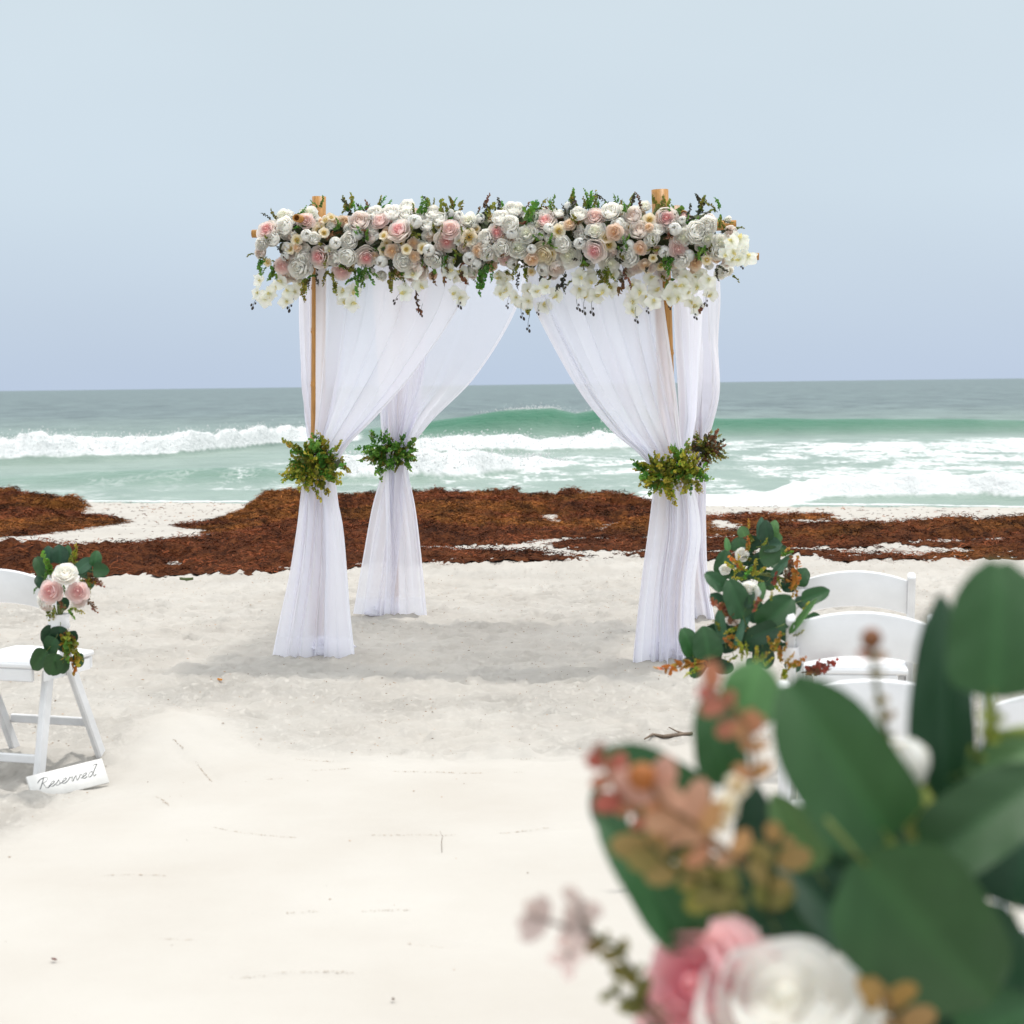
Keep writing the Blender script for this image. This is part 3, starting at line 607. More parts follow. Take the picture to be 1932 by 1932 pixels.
strip('side_skirt', c1, K(FP, (596, 872, .02), (578, 930, .0), (560, 1040, -.02), (540, 1150, -.03), (524, 1236, -.05)),
      K(FP, (630, 872, .0), (636, 930, -.04), (650, 1040, -.06), (660, 1150, -.08), (668, 1230, -.1)), 1.2, 4, .04, 4, hem=True)
knot(c1, FP(622, 1222, .08) , .11, .05, .055, 1.0)
c2 = curtain(FR_, 'white sheer curtain sweeping left from the right front post, gathered by yellow-green leaves')
strip('swag', c2, K(FP, (985, 470, .06), (1003, 560, .08), (1045, 650, .12), (1100, 745, .15), (1155, 812, .15), (1205, 855, .12), (1236, 892, .10)),
      K(FP, (1247, 470, .06), (1250, 560, .07), (1262, 650, .08), (1275, 740, .08), (1282, 805, .08), (1287, 855, .08), (1284, 892, .08)), 1.7, 6, .055, 5)
strip('skirt', c2, K(FP, (1236, 884, .10), (1230, 930, .11), (1220, 1010, .13), (1209, 1090, .15), (1200, 1170, .17), (1191, 1254, .18)),
      K(FP, (1286, 884, .09), (1312, 935, .10), (1322, 1010, .10), (1312, 1090, .12), (1310, 1170, .13), (1318, 1258, .15)), 1.7, 6, .06, 6, hem=True)
strip('side_panel', c2, K(FP, (1274, 470, -.06), (1274, 560, -.06), (1278, 650, -.06), (1284, 740, -.04), (1286, 820, .0), (1278, 890, .04)),
      K(FP, (1322, 470, -.5), (1322, 560, -.45), (1318, 650, -.35), (1312, 740, -.22), (1304, 820, -.08), (1290, 890, .0)), 1.2, 5, .045, 7)
knot(c2, FP(1258, 1226, .06), .11, .06, .06, 2.2)
c3 = curtain(BL, 'white sheer curtain at the left back post, parted at the hem, bright green leaf tie')
strip('swag', c3, K(BP, (736, 470, .09), (736, 590, .09), (738, 700, .09), (740, 780, .09), (738, 855, .08)),
      K(BP, (1010, 470, .05), (975, 590, .07), (900, 710, .10), (818, 792, .09), (768, 855, .06)), 1.15, 4, .05, 8, .42)
strip('fold', c3, K(BP, (754, 470, .09), (754, 590, .09), (753, 700, .09), (750, 780, .08), (746, 855, .06)),
      K(BP, (812, 470, .10), (806, 590, .10), (800, 700, .10), (788, 780, .09), (764, 855, .07)), .55, 3, .03, 9, .42)
strip('side_panel', c3, K(BP, (700, 470, .5), (706, 590, .45), (712, 700, .3), (717, 780, .16), (722, 855, .06)),
      K(BP, (752, 470, .12), (752, 590, .12), (752, 700, .11), (750, 780, .10), (748, 855, .09)), .9, 4, .04, 10)
strip('skirt', c3, K(BP, (720, 845, .06), (718, 890, .07), (700, 960, .09), (684, 1050, .12), (665, 1158, .14)),
      K(BP, (756, 845, .12), (758, 890, .12), (758, 960, .12), (750, 1050, .12), (738, 1162, .12)), .6, 4, .045, 11, hem=True)
strip('skirt', c3, K(BP, (732, 845, .14), (726, 890, .14), (728, 960, .14), (730, 1050, .14), (726, 1166, .14)),
      K(BP, (768, 845, .06), (770, 890, .06), (784, 960, .07), (795, 1050, .08), (806, 1166, .1)), .6, 4, .045, 12, hem=True)
strip('back_panel', c3, K(BP, (722, 850, .0), (718, 930, -.03), (702, 1020, -.05), (690, 1140, -.08)),
      K(BP, (756, 850, .0), (772, 930, -.03), (782, 1020, -.05), (790, 1140, -.08)), .6, 4, .04, 13)
knot(c3, BP(728, 1152, .05), .13, .06, .045, 3.1)
c4 = curtain(BR, 'white sheer curtain ballooning outward at the right back post, brown leaf tie')
strip('swag', c4, K(RP, (1292, 470, .6), (1292, 560, .5), (1294, 650, .4), (1296, 740, .25), (1300, 800, .1), (1312, 850, .04)),
      K(RP, (1352, 470, -.02), (1357, 560, -.02), (1353, 650, -.0), (1357, 735, .06), (1346, 795, .06), (1328, 850, .04)), 1.3, 5, .06, 14)
strip('skirt', c4, K(RP, (1300, 842, .12), (1290, 910, .13), (1282, 1000, .14), (1284, 1090, .15), (1292, 1174, .16)),
      K(RP, (1334, 842, .12), (1332, 910, .12), (1332, 1000, .12), (1336, 1090, .12), (1350, 1176, .12)), .9, 4, .05, 15, hem=True)
# roof veil laid over the side beams
rv = []; nr = 40; dn_ = []
Ra, Rb, Rc, Rd = FP(575, 432, .05), FP(1270, 420, .05), BP(1325, 466, -.1), BP(725, 470, -.1)
for i in range(nr):
    for j in range(nr):
        a, b = i / (nr - 1), j / (nr - 1); p = (Ra * (1 - b) + Rb * b) * (1 - a) + (Rd * (1 - b) + Rc * b) * a
        p.z += -.10 * (4 * b * (1 - b)) ** .8 + .012 * math.sin(b * 37 + 2 * a) + .015 * math.sin(a * 9 + b * 5) + .012
        rv.append(tuple(p)); dn_.append(.6)
tag(link('roof_veil', npmesh('roof_veil', rv, grid_faces(nr, nr), M_cloth, attrs={'dens': dn_})), 'white sheer veil laid across the top of the bamboo canopy', 'veil')

# ================================================================== PLANT PIECES
def petal_rows(R_, H_, th0, th1, phi, half, curl=0, nv=5, nu=5, wob=.0, rnd=random, tip=.0):
    rows = []
    for i in range(nv):
        v = i / (nv - 1); th = th0 + (th1 - th0) * v; wv = half * (math.sin(math.pi * (.12 + .70 * v)) ** .7) * (1 - tip * v ** 4); row = []
        for j in range(nu):
            u = -1 + 2 * j / (nu - 1); vv = v - .10 * v * u * u
            t2 = th0 + (th1 - th0) * vv
            r = R_ * math.sin(t2) + curl * v ** 4 * R_ + wob * R_ * math.sin(3 * u + phi * 5) * v * v
            z = -H_ * math.cos(t2) - curl * .5 * R_ * v ** 4
            a = phi + u * wv
            row.append((r * math.cos(a), r * math.sin(a), z))
        rows.append(row)
    return rows
def lerp3(a, b, t): return tuple(x + (y - x) * t for x, y in zip(a, b))
def rose_mesh(name, outer, inner, layers, seed, nvu=5, split=False):
    """unit-radius flower, axis +Z. layers: (radius, n, theta_end deg, half deg, curl)"""
    rnd = random.Random(seed); mb = MB(); petals = []; nl = len(layers)
    for k, (rr, n, te, hf, cu) in enumerate(layers):
        t = k / max(1, nl - 1); base = lerp3(outer, inner, t ** 1.8); off = rnd.uniform(0, 6.28)
        for i in range(n):
            ph = off + 2 * math.pi * i / n + rnd.uniform(-.15, .15); r2 = rr * rnd.uniform(.93, 1.05)
            rows = petal_rows(r2, r2 * rnd.uniform(.8, .95), R(12), R(te + rnd.uniform(-9, 9)), ph, R(hf), cu, nvu, nvu, .05, rnd)
            zo = .10 * t
            rows = [[(x, y, z + zo) for x, y, z in r_] for r_ in rows]
            c = [[lerp3(tuple(q * .95 for q in base), lerp3(base, (.95, .93, .9), .15), v / (nvu - 1)) for _ in range(nvu)] for v in range(nvu)]
            if split and k == 0:
                m_ = MB(); m_.grid(rows, c); petals.append(m_)
            else: mb.grid(rows, c)
    # centre
    rows = [[(.14 * math.sin(a) * math.cos(b), .14 * math.sin(a) * math.sin(b), .25 - .2 * math.cos(a) * -1 - .2) for b in [2 * math.pi * q / 8 for q in range(9)]] for a in [R(5), R(40), R(80), R(120)]]
    mb.grid(rows, lerp3(inner, (.5, .45, .2), .15))
    me = mb.mesh(name, M_petal)
    if split: return me, [p.mesh('petal', M_petal) for p in petals]
    return me
WHT, CRM, BLS, PNK, HOT, PCH, YEL = (.965, .95, .90), (.94, .87, .72), (.91, .76, .69), (.93, .68, .65), (.90, .47, .48), (.92, .72, .56), (.86, .70, .28)
PEONY = [(1.0, 5, 88, 46, .04), (.9, 5, 100, 44, .0), (.76, 5, 112, 42, 0), (.60, 5, 122, 46, 0), (.45, 4, 130, 54, 0), (.28, 3, 140, 66, 0)]
OPEN = [(1.05, 6, 76, 40, .06), (.92, 5, 86, 42, .02), (.70, 5, 92, 40, .0), (.54, 6, 104, 38, .0), (.40, 5, 112, 40, 0), (.24, 4, 125, 55, 0)]
ROSE = [(1.0, 5, 74, 46, .16), (.88, 5, 90, 46, .08), (.72, 4, 104, 52, .02), (.55, 4, 112, 56, 0), (.38, 3, 116, 66, 0), (.22, 3, 120, 70, 0)]
BUD = [(1.0, 4, 150, 58, 0), (.93, 4, 164, 60, 0), (.8, 4, 168, 60, 0)]
fl = {'W': [rose_mesh('white_peony', WHT, WHT, PEONY, s_) for s_ in (1, 2, 3)] + [rose_mesh('white_peony', WHT, (.90, .90, .76), OPEN, 4)],
      'B': [rose_mesh('blush_peony', (.96, .90, .84), HOT, OPEN, s_) for s_ in (5, 6)],
      'L': [rose_mesh('pale_peony', (.93, .87, .82), (.92, .78, .71), PEONY, s_) for s_ in (7, 8)],
      'P': [rose_mesh('pink_rose', (.94, .78, .74), PNK, ROSE, s_) for s_ in (9, 10)],
      'K': [rose_mesh('peach_rose', (.92, .76, .63), (.90, .64, .40), ROSE, s_) for s_ in (11, 12)],
      'N': [rose_mesh('white_bud', WHT, WHT, BUD, s_) for s_ in (13, 14)],
      'Y': [rose_mesh('cream_rose', CRM, (.90, .78, .54), ROSE, 15)]}
def wild_mesh(seed):
    mb = MB(); rnd = random.Random(seed)
    for k, (rr, n, te) in enumerate(((1, 5, 62), (.8, 5, 78))):
        for i in range(n):
            ph = 2 * math.pi * (i + .5 * k) / n + rnd.uniform(-.1, .1)
            rows = petal_rows(rr, rr * .75, R(8), R(te), ph, R(38), .12, 5, 5, .05)
            mb.grid(rows, [[lerp3((.88, .64, .16), (.93, .84, .68), min(1, v / 2.5)) for _ in range(5)] for v in range(5)])
    for i in range(16):
        a = i * 2.4; r = .05 + .22 * (i / 16) ** .5; p = Vector((r * math.cos(a), r * math.sin(a), -.72))
        mb.tube([p, p + Vector((r * .5 * math.cos(a), r * .5 * math.sin(a), .4))], [.03, .05], 5, (.72, .50, .10))
    return mb.mesh('cream_blossom', M_petal)
fl['C'] = [wild_mesh(1), wild_mesh(2)]
def orchid_mesh(seed):
    mb = MB(); rnd = random.Random(seed)
    def pet(ang, ln_, wd_, lift, col):
        rows = []; cc = []
        for i in range(6):
            v = i / 5; row = []; w_ = wd_ * (math.sin(math.pi * min(1, .08 + .86 * v ** .75)) ** .75)
            for j in range(5):
                u = -1 + j / 2; x, y, z = u * w_, ln_ * v * (1 - .06 * u * u), lift * v * v + .10 * (1 - u * u) * v - .02
                row.append((x * math.cos(ang) + y * math.sin(ang), y * math.cos(ang) - x * math.sin(ang), z))
            rows.append(row); cc.append([lerp3((.84, .84, .58), col, min(1, v * 2.5)) for _ in range(5)])
        mb.grid(rows, cc)
    cr = (.93, .93, .85)
    pet(0, 1, .36, .08, cr); pet(R(125), .95, .34, .1, cr); pet(R(-125), .95, .34, .1, cr)
    pet(R(72), 1.0, .60, .18 + rnd.uniform(-.1, .1), cr); pet(R(-72), 1.0, .60, .18, cr)
    pet(R(180), .42, .20, .5, (.76, .66, .30)); mb.tube([(0, 0, 0), (0, -.05, .3)], [.10, .08], 6, (.80, .74, .45))
    return mb.mesh('orchid', M_petal)
fl['O'] = [orchid_mesh(1), orchid_mesh(2)]

def sprig_mesh(name, cols, n=9, leaf=.15, seed=0, curve=.12, rnd_leaf=.6):
    """unit length along +Y, paired round leaflets"""
    mb = MB(); rnd = random.Random(seed)
    stem = [Vector((curve * math.sin(2.2 * t), t, .10 * math.sin(2.5 * t + seed))) for t in [k / 6 for k in range(7)]]
    mb.tube(stem, [.018 - .012 * k / 6 for k in range(7)], 4, tuple(c * .5 for c in cols[0]))
    for i in range(n):
        t = .14 + .86 * i / (n - 1); p = Vector((curve * math.sin(2.2 * t), t, .10 * math.sin(2.5 * t + seed)))
        for sd in ((-1, 1) if i < n - 1 else (0,)):
            roll = rnd.uniform(-1.2, 1.2); d = Vector((sd * math.cos(roll), .55 + rnd.uniform(-.2, .3) + (1 if sd == 0 else 0), sd * math.sin(roll) + rnd.uniform(-.3, .5))).normalized()
            q = Vector((rnd.uniform(-1, 1), rnd.uniform(-1, 1), 1.2)); x = d.cross(q).normalized(); nn = x.cross(d)
            L = leaf * rnd.uniform(.7, 1.25) * (1.1 - .45 * t); W = L * rnd_leaf
            c = lerp3(cols[0], cols[1], min(1, max(0, t + rnd.uniform(-.45, .35)))); c = tuple(z * rnd.uniform(.75, 1.2) for z in c)
            vs = [p, p + d * L * .35 - x * W * .8 + nn * L * .10, p + d * L * .35 + nn * -.02, p + d * L * .35 + x * W * .8 + nn * L * .10, p + d * L * .75 - x * W * .75 + nn * L * .06, p + d * L * .75 + x * W * .75 + nn * L * .06, p + d * L * 1.02 - nn * L * .1]
            mb.add(vs, [(0, 2, 1), (0, 3, 2), (1, 2, 4), (2, 3, 5), (2, 5, 6), (2, 6, 4)], c)
    return mb.mesh(name, M_sprig, smooth=False)
GRN = ((.07, .20, .025), (.17, .36, .05)); OLV = ((.13, .165, .022), (.29, .28, .045)); BRN = ((.12, .07, .03), (.26, .12, .05)); DRK = ((.05, .065, .035), (.09, .085, .06)); YLW = ((.20, .26, .025), (.50, .45, .05)); ORG = ((.34, .24, .03), (.58, .23, .04)); RED = ((.22, .09, .045), (.42, .11, .06))
FIN = {k: [sprig_mesh('leaf_sprig', v, 13, .155, s_, .16, .7) for s_ in (5, 6, 7)] for k, v in dict(G=GRN, O=OLV, R=BRN, D=DRK).items()}
SPR = {k: [sprig_mesh('leaf_sprig', v, 11, .20, s_, .16, .75) for s_ in (1, 2, 3)] for k, v in dict(G=GRN, O=OLV, R=BRN, D=DRK, Y=YLW, A=ORG, E=RED).items()}
def sprig(parent, base, dirv, length, kind, rnd, name='leaf_sprig'):
    z = Vector((rnd.uniform(-1, 1), rnd.uniform(-1, .2), rnd.uniform(-.5, 1)))
    return link(name, rnd.choice((FIN if parent.name.startswith('flower_garland') else SPR)[kind]), parent, frame(base, dirv, z, length, length, length))
def dark_stem_mesh():
    mb = MB(); pts = [Vector((.18 * math.sin(t * 2.4), t, .1 * t * t)) for t in [k / 6 for k in range(7)]]
    mb.tube(pts, .014, 5, (.05, .045, .035))
    for p, r in ((pts[6], .085), (pts[5] + Vector((.1, .02, .03)), .07), (pts[4] + Vector((-.09, .0, .02)), .055)):
        mb.grid([[(p.x + r * math.sin(a) * math.cos(b), p.y + r * 1.5 * math.cos(a), p.z + r * math.sin(a) * math.sin(b)) for b in [2 * math.pi * q / 7 for q in range(8)]] for a in [R(x) for x in (4, 50, 90, 130, 176)]], (.06, .05, .045))
    return mb.mesh('budded_stem', M_sprig)
DSTEM = dark_stem_mesh()

# ------------------------------------------------------------------ flower garland on the front beam
gar = empty('flower_garland', tuple((fa + fb) / 2)); tag(gar, 'long garland of white, blush and pink flowers along the front canopy beam', 'garland')
rg = random.Random(3)
GOFF = .13
def gpos(px, py):
    cyl = 455 + (px - 947) * -.014; dz = (cyl - py) / 347.0; Rr = .185
    o_ = math.sqrt(max(0, Rr * Rr - dz * dz)) if abs(dz) < Rr else 0
    return FP(px, py, GOFF + o_ * .85), dz / Rr
mb = MB(); n1, n2 = 70, 14
for i in range(n1):
    pass
rows = []
for i in range(n1):
    t = i / (n1 - 1); c = FP(530 + 820 * t, 461 - 12 * t, GOFF); row = []
    for j in range(n2 + 1):
        a = 2 * math.pi * (j % n2) / n2; r = .105 * (1 + .25 * math.sin(i * 1.7 + j * 2.1) + .15 * math.sin(i * 3.1 - j)) * (.35 if i in (0, n1 - 1) else 1)
        row.append(c + Vector((0, 0, 1)) * r * math.sin(a) * 1.05 - vdp * r * math.cos(a) - gar.location)
    rows.append(row)
mb.grid(rows, (.035, .045, .015)); mb.build('moss_core', simple('moss', (.04, .05, .018), .9, .4, 40, 1, 120), gar)
NAMES = dict(W='white_peony', B='blush_peony', L='pale_peony', P='pink_rose', K='peach_rose', N='white_bud', Y='cream_rose', C='cream_blossom', O='orchid')
def flower(parent, pos, axis, rad, kind, rnd):
    return link(NAMES[kind], rnd.choice(fl[kind]), parent, zframe(pos, axis, rnd.uniform(0, 6.28), rad))
A1 = [(285,285,60,'W'),(300,370,60,'W'),(170,390,75,'B'),(475,270,58,'W'),(460,325,52,'P'),(590,310,35,'C'),(650,295,30,'C'),(700,310,35,'C'),(595,410,38,'C'),(465,435,38,'N'),(525,455,40,'W'),(395,470,40,'C'),(390,520,30,'K'),(335,530,40,'C'),(300,585,28,'N'),(540,590,75,'B'),(435,600,50,'W'),(655,600,55,'W'),(760,595,60,'W'),(285,660,48,'P'),(400,670,70,'W'),(670,490,38,'N'),(770,470,55,'W'),(830,425,38,'N'),(850,325,72,'L'),(995,320,52,'P'),(960,270,55,'W'),(1075,260,60,'W'),(1190,210,50,'W'),(1185,275,55,'W'),(1255,335,45,'N'),(1135,390,75,'B'),(1385,260,55,'W'),(1430,310,50,'W'),(1335,350,45,'W'),(1510,385,58,'P'),(1640,320,55,'W'),(1020,430,35,'C'),(1030,540,45,'C'),(1085,550,45,'K'),(1200,535,38,'C'),(1300,525,40,'C'),(1240,490,35,'K'),(1245,590,35,'K'),(895,600,70,'B'),(1010,625,38,'N'),(1175,625,60,'W'),(1360,545,38,'N'),(1390,610,60,'W'),(1480,480,70,'B'),(1655,450,60,'C'),(1710,550,45,'K'),(1760,450,50,'W'),(1850,410,65,'B'),(1780,560,50,'W'),(1890,530,55,'W'),(1650,600,40,'N'),(1700,645,35,'N'),(1880,300,55,'W'),(720,700,55,'P'),(300,730,55,'L'),(1260,690,75,'L'),(120,560,40,'L'),(215,460,50,'W'),(140,500,40,'W')]
A2 = [(90,235,65,'W'),(65,345,55,'W'),(125,510,62,'W'),(75,410,35,'N'),(180,400,60,'W'),(310,310,65,'B'),(340,375,32,'N'),(415,390,48,'C'),(490,340,38,'K'),(555,265,50,'W'),(665,285,58,'P'),(670,390,62,'W'),(775,245,62,'W'),(750,430,45,'C'),(805,400,50,'K'),(775,495,48,'C'),(840,350,50,'W'),(935,280,58,'L'),(985,375,62,'L'),(1060,305,45,'C'),(1050,365,30,'K'),(1180,300,72,'B'),(1120,380,38,'W'),(1240,380,38,'N'),(1400,395,65,'W'),(1470,350,55,'W'),(1300,440,50,'W'),(1475,450,50,'W'),(1265,525,55,'P'),(985,520,42,'K'),(665,540,68,'B'),(440,485,50,'W'),(475,565,75,'W'),(300,560,68,'Y'),(225,605,42,'K'),(215,520,30,'N'),(30,600,40,'P'),(300,660,42,'N'),(400,660,55,'L'),(780,620,65,'W'),(900,570,65,'W'),(960,650,50,'L'),(1075,445,45,'W'),(1030,640,35,'K'),(1085,590,30,'C'),(1290,605,48,'W'),(1380,620,45,'K'),(1465,605,35,'C'),(1560,530,60,'W'),(1565,470,50,'W'),(1270,690,45,'W'),(1020,205,40,'W'),(560,480,35,'N'),(360,560,30,'C')]
OR1 = [(110,765),(180,860),(110,860),(150,900),(300,780),(340,850),(390,850),(330,920),(400,780),(740,850),(740,910),(820,940),(790,830),(1320,810),(1270,780),(1200,860),(1540,740),(1600,700),(1540,850),(1600,890),(1500,690),(1870,750),(1880,850),(1250,720),(230,800)]
OR2 = [(30,740),(40,800),(100,860),(190,820),(200,900),(260,830),(330,790),(390,850),(300,930),(150,900),(570,720),(560,810),(600,850),(640,760),(680,860),(740,820),(790,800),(800,700),(630,710),(940,790),(1000,830),(930,890),(945,960),(1025,875),(1090,900),(1100,810),(1060,720),(1190,840),(1240,800),(1200,870),(1300,790),(1390,720),(1400,790),(1480,750),(1490,840),(1350,900),(1400,930),(1330,830),(1270,870),(1650,480),(1690,450),(1720,470),(1660,540),(1700,590),(1640,600),(1760,575),(1600,560),(1450,700),(1310,720)]
for lst, fn, sc in ((A1, zg1, 2.477), (A2, zg2, 2.415)):
    for x, y, r, k in lst:
        px, py = fn(x, y); p, e = gpos(px, py); rad = r / sc / S / 347 * (1.12 if k in 'CO' else 1.2)
        ax = (-vdp * 1.0 + Vector((0, 0, .75 * max(-1, min(1, e)))) + Vector((rg.uniform(-.45, .45), 0, rg.uniform(-.25, .35))))
        flower(gar, p - vdp * rg.uniform(-.01, .03), ax, rad, k, rg)
for lst, fn in ((OR1, zg1), (OR2, zg2)):
    for x, y in lst:
        px, py = fn(x + rg.uniform(-8, 8), y + rg.uniform(-8, 8)); p, e = gpos(px, py)
        flower(gar, p - vdp * rg.uniform(-.04, .09), -vdp + Vector((rg.uniform(-.7, .7), 0, rg.uniform(-.5, .4))), rg.uniform(.042, .056), 'O', rg)
SP1 = [(560,240,560,160,'G'),(765,260,760,125,'O'),(800,270,850,200,'G'),(980,240,990,170,'R'),(900,260,880,200,'R'),(1280,290,1285,145,'G'),(1310,270,1340,170,'G'),(1480,300,1450,200,'O'),(1520,290,1580,205,'O'),(1500,320,1510,240,'G'),(1740,330,1740,215,'D'),(1820,300,1820,205,'R'),(1790,320,1850,230,'R'),
 (230,500,180,430,'O'),(600,470,640,420,'R'),(900,480,930,400,'G'),(690,400,680,340,'G'),(1230,450,1220,380,'R'),(1400,430,1400,360,'O'),(850,500,880,450,'D'),(1500,560,1500,680,'O'),(1460,580,1420,700,'G'),(1100,660,1100,830,'O'),(1130,700,1190,800,'O'),(600,680,580,800,'O'),(850,650,870,860,'G'),(880,660,950,780,'G'),(820,680,840,800,'G'),(220,640,160,760,'G'),(140,590,100,690,'G'),(670,780,700,860,'R'),(1380,690,1420,790,'R'),(1470,640,1480,800,'R'),(1580,680,1650,790,'R'),(1770,640,1760,860,'G'),(1740,650,1740,800,'D'),(1800,630,1800,760,'G'),(450,730,470,900,'R'),(1250,820,1300,980,'R'),(870,440,840,390,'G'),(250,540,330,600,'R'),(110,560,160,600,'R'),(540,700,540,800,'D'),(640,690,690,780,'O'),(700,640,820,680,'O'),(240,500,300,560,'D'),(1240,410,1290,450,'R'),(1590,370,1600,440,'R'),(200,330,160,300,'D'),(1000,480,960,520,'D'),(1600,580,1540,560,'O'),(1090,600,1060,700,'D'),(1880,600,1920,570,'R')]
SP2 = [(190,350,200,210,'G'),(230,330,230,210,'G'),(375,280,375,195,'O'),(480,310,490,170,'D'),(450,290,430,200,'D'),(570,260,570,165,'O'),(640,240,680,105,'R'),(660,250,640,130,'G'),(690,240,690,170,'G'),(800,220,795,150,'G'),(860,270,860,180,'G'),(890,240,930,135,'D'),(1100,260,1130,140,'O'),(1200,270,1215,180,'G'),(1240,270,1260,210,'G'),(1390,270,1430,155,'D'),(1400,270,1490,235,'D'),(1320,280,1330,205,'D'),(1560,380,1550,320,'O'),(1560,400,1640,400,'D'),(350,490,350,440,'G'),(890,500,900,430,'G'),(880,540,900,480,'G'),(1330,350,1380,300,'G'),(1400,500,1440,560,'G'),(1440,490,1420,590,'G'),(1170,560,1190,690,'G'),(1220,580,1180,680,'G'),(1100,500,1090,440,'O'),(1190,460,1180,390,'R'),(1030,600,980,640,'O'),(120,620,100,740,'O'),(170,640,200,740,'O'),(140,680,130,800,'D'),(470,680,460,820,'D'),(440,700,410,790,'D'),(290,680,300,760,'D'),(740,640,800,780,'O'),(700,660,740,780,'O'),(880,640,900,800,'R'),(850,700,850,810,'R'),(1540,630,1600,660,'D'),(1530,650,1560,720,'D'),(200,930,210,1000,'R'),(1440,900,1440,980,'R'),(540,350,520,310,'O'),(500,430,530,400,'D'),(530,500,600,470,'D'),(580,600,590,680,'O'),(870,620,830,560,'D'),(700,470,600,440,'D'),(1150,440,1230,430,'R'),(1130,520,1060,540,'O'),(1490,560,1500,500,'R'),(330,480,390,500,'G'),(250,420,300,440,'G'),(640,630,540,650,'O')]
for lst, fn in ((SP1, zg1), (SP2, zg2)):
    for x0, y0, x1, y1, k in lst:
        a, b = fn(x0, y0), fn(x1, y1); p, e = gpos(*a); q = FP(b[0], b[1], GOFF + (.08 if y1 > 500 else .02) + rg.uniform(-.03, .05)); p = p - vdp * .0
        if abs(e) < .95 and 260 < y1 < 640: p, q = p + vdp * .01, gpos(*b)[0] - vdp * .025
        d = q - p; k = 'O' if k == 'R' and rg.random() < .45 else k; sprig(gar, p, d, max(.07, d.length * 1.05), k, rg)
        if k in 'GO': sprig(gar, p + Vector((rg.uniform(-.03, .03), rg.uniform(-.03, .03), 0)), d + Vector((rg.uniform(-.06, .06), 0, rg.uniform(-.02, .02))), max(.06, d.length * .8), k, rg)
for fn, x, y in [(zg1, 130, 890), (zg1, 385, 900), (zg1, 800, 930), (zg1, 1160, 870), (zg1, 1580, 880), (zg2, 60, 880), (zg2, 145, 930), (zg2, 275, 930), (zg2, 205, 1020), (zg2, 540, 870), (zg2, 600, 890), (zg2, 655, 890), (zg2, 960, 960), (zg2, 1045, 910), (zg2, 1230, 890), (zg2, 1375, 950), (zg2, 1475, 850), (zg2, 1725, 600), (zg1, 1310, 960)]:
    p = FP(*fn(x, y), GOFF + .02); link('budded_stem', DSTEM, gar, frame(p + Vector((0, 0, .02)), Vector((rg.uniform(-.5, .5), 0, -1)), Vector((0, -1, 0)), *[rg.uniform(.06, .10)] * 3))
# back and top of the garland, as full as its front
for i in range(150):
    t = rg.random(); a = rg.uniform(R(55), R(200)); c = FP(520 + 850 * t, 461 - 12 * t, GOFF); rr = rg.uniform(.13, .18)
    n_ = Vector((0, 0, 1)) * math.sin(a) - vdp * math.cos(a); p = c + n_ * rr
    if n_.z > .75 and False: continue
    if i % 2: flower(gar, p, n_ + Vector((rg.uniform(-.4, .4), 0, 0)), rg.uniform(.028, .05), rg.choice('WWWWLPNCK'), rg)
    else: sprig(gar, p, n_ + vfr * rg.uniform(-1, 1), rg.uniform(.07, .11), rg.choice('GOORD'), rg)
for i in range(100):                                     # dark greenery between the front flowers
    px, py = rg.uniform(500, 1385), rg.uniform(400, 525); p, e = gpos(px, py); p = p + vdp * .045
    sprig(gar, p, -vdp * .4 + Vector((rg.uniform(-1, 1), 0, rg.uniform(-1, .6))), rg.uniform(.06, .09), rg.choice('GGOORD'), rg)
for i in range(240):                                     # small blossom fillers
    px, py = rg.uniform(500, 1385), rg.uniform(405, 525); p, e = gpos(px, py); flower(gar, p + vdp * .02, -vdp + Vector((rg.uniform(-.6, .6), 0, e * .6)), rg.uniform(.018, .036), rg.choice('NCWWWLLCKO'), rg)

# ------------------------------------------------------------------ leaf ties
def tie(px, py, fn, off, lobes, kinds, label, seed):
    c = fn(px, py, off); t = tag(empty('leaf_tieback', tuple(c)), label, 'tieback', 'leaf ties gathering the curtains'); rnd = random.Random(seed); mb = MB()
    rows = []
    for i in range(25):
        a = 2 * math.pi * i / 24; cc = Vector((math.cos(a) * .085, math.sin(a) * .075, .012 * math.sin(2 * a)))
        d = Vector((math.cos(a), math.sin(a), 0)); rows.append([cc + d * .022 * math.cos(b) + Vector((0, 0, .026 * math.sin(b))) for b in [2 * math.pi * k / 8 for k in range(9)]])
    mb.grid(rows, (.06, .07, .02)); mb.build('vine_ring', M_sprig, t)
    for lx, ly, rpx, n in lobes:
        s_ = FPX / c.y
        for i in range(n):
            a = rnd.uniform(0, 6.28); rr = rnd.random() ** .5
            o = Vector(((lx - px) / s_, 0, (py - ly) / s_))
            p = c + o * .75 + Vector((math.cos(a) * rr * rpx / s_ * .55, -.06 * math.sqrt(1 - rr * rr * .9) - .03 + rnd.uniform(-.01, .02), math.sin(a) * rr * rpx / s_ * .55))
            d = Vector((math.cos(a) * (.3 + rr), -.7 + rnd.uniform(-.3, .5), math.sin(a) * (.3 + rr) + rnd.uniform(-.2, .3)))
            sprig(t, p, d, rnd.choice((.05, .06, .07, .08, .12)), rnd.choice(kinds), rnd)
    for i in range(22):
        a = rnd.uniform(0, math.pi); p = c + Vector((math.cos(a) * .10, math.sin(a) * .09, rnd.uniform(-.03, .03))); sprig(t, p, Vector((math.cos(a), math.sin(a), rnd.uniform(-.8, .6))), rnd.uniform(.06, .09), rnd.choice(kinds), rnd)
    return t
tie(606, 874, FP, .09, [(572, 870, 36, 40), (600, 860, 34, 30), (580, 895, 32, 30), (630, 855, 24, 18), (607, 888, 26, 20)], 'OYYYYG', 'olive and yellow leaf tie on the curtain of the left front post', 1)
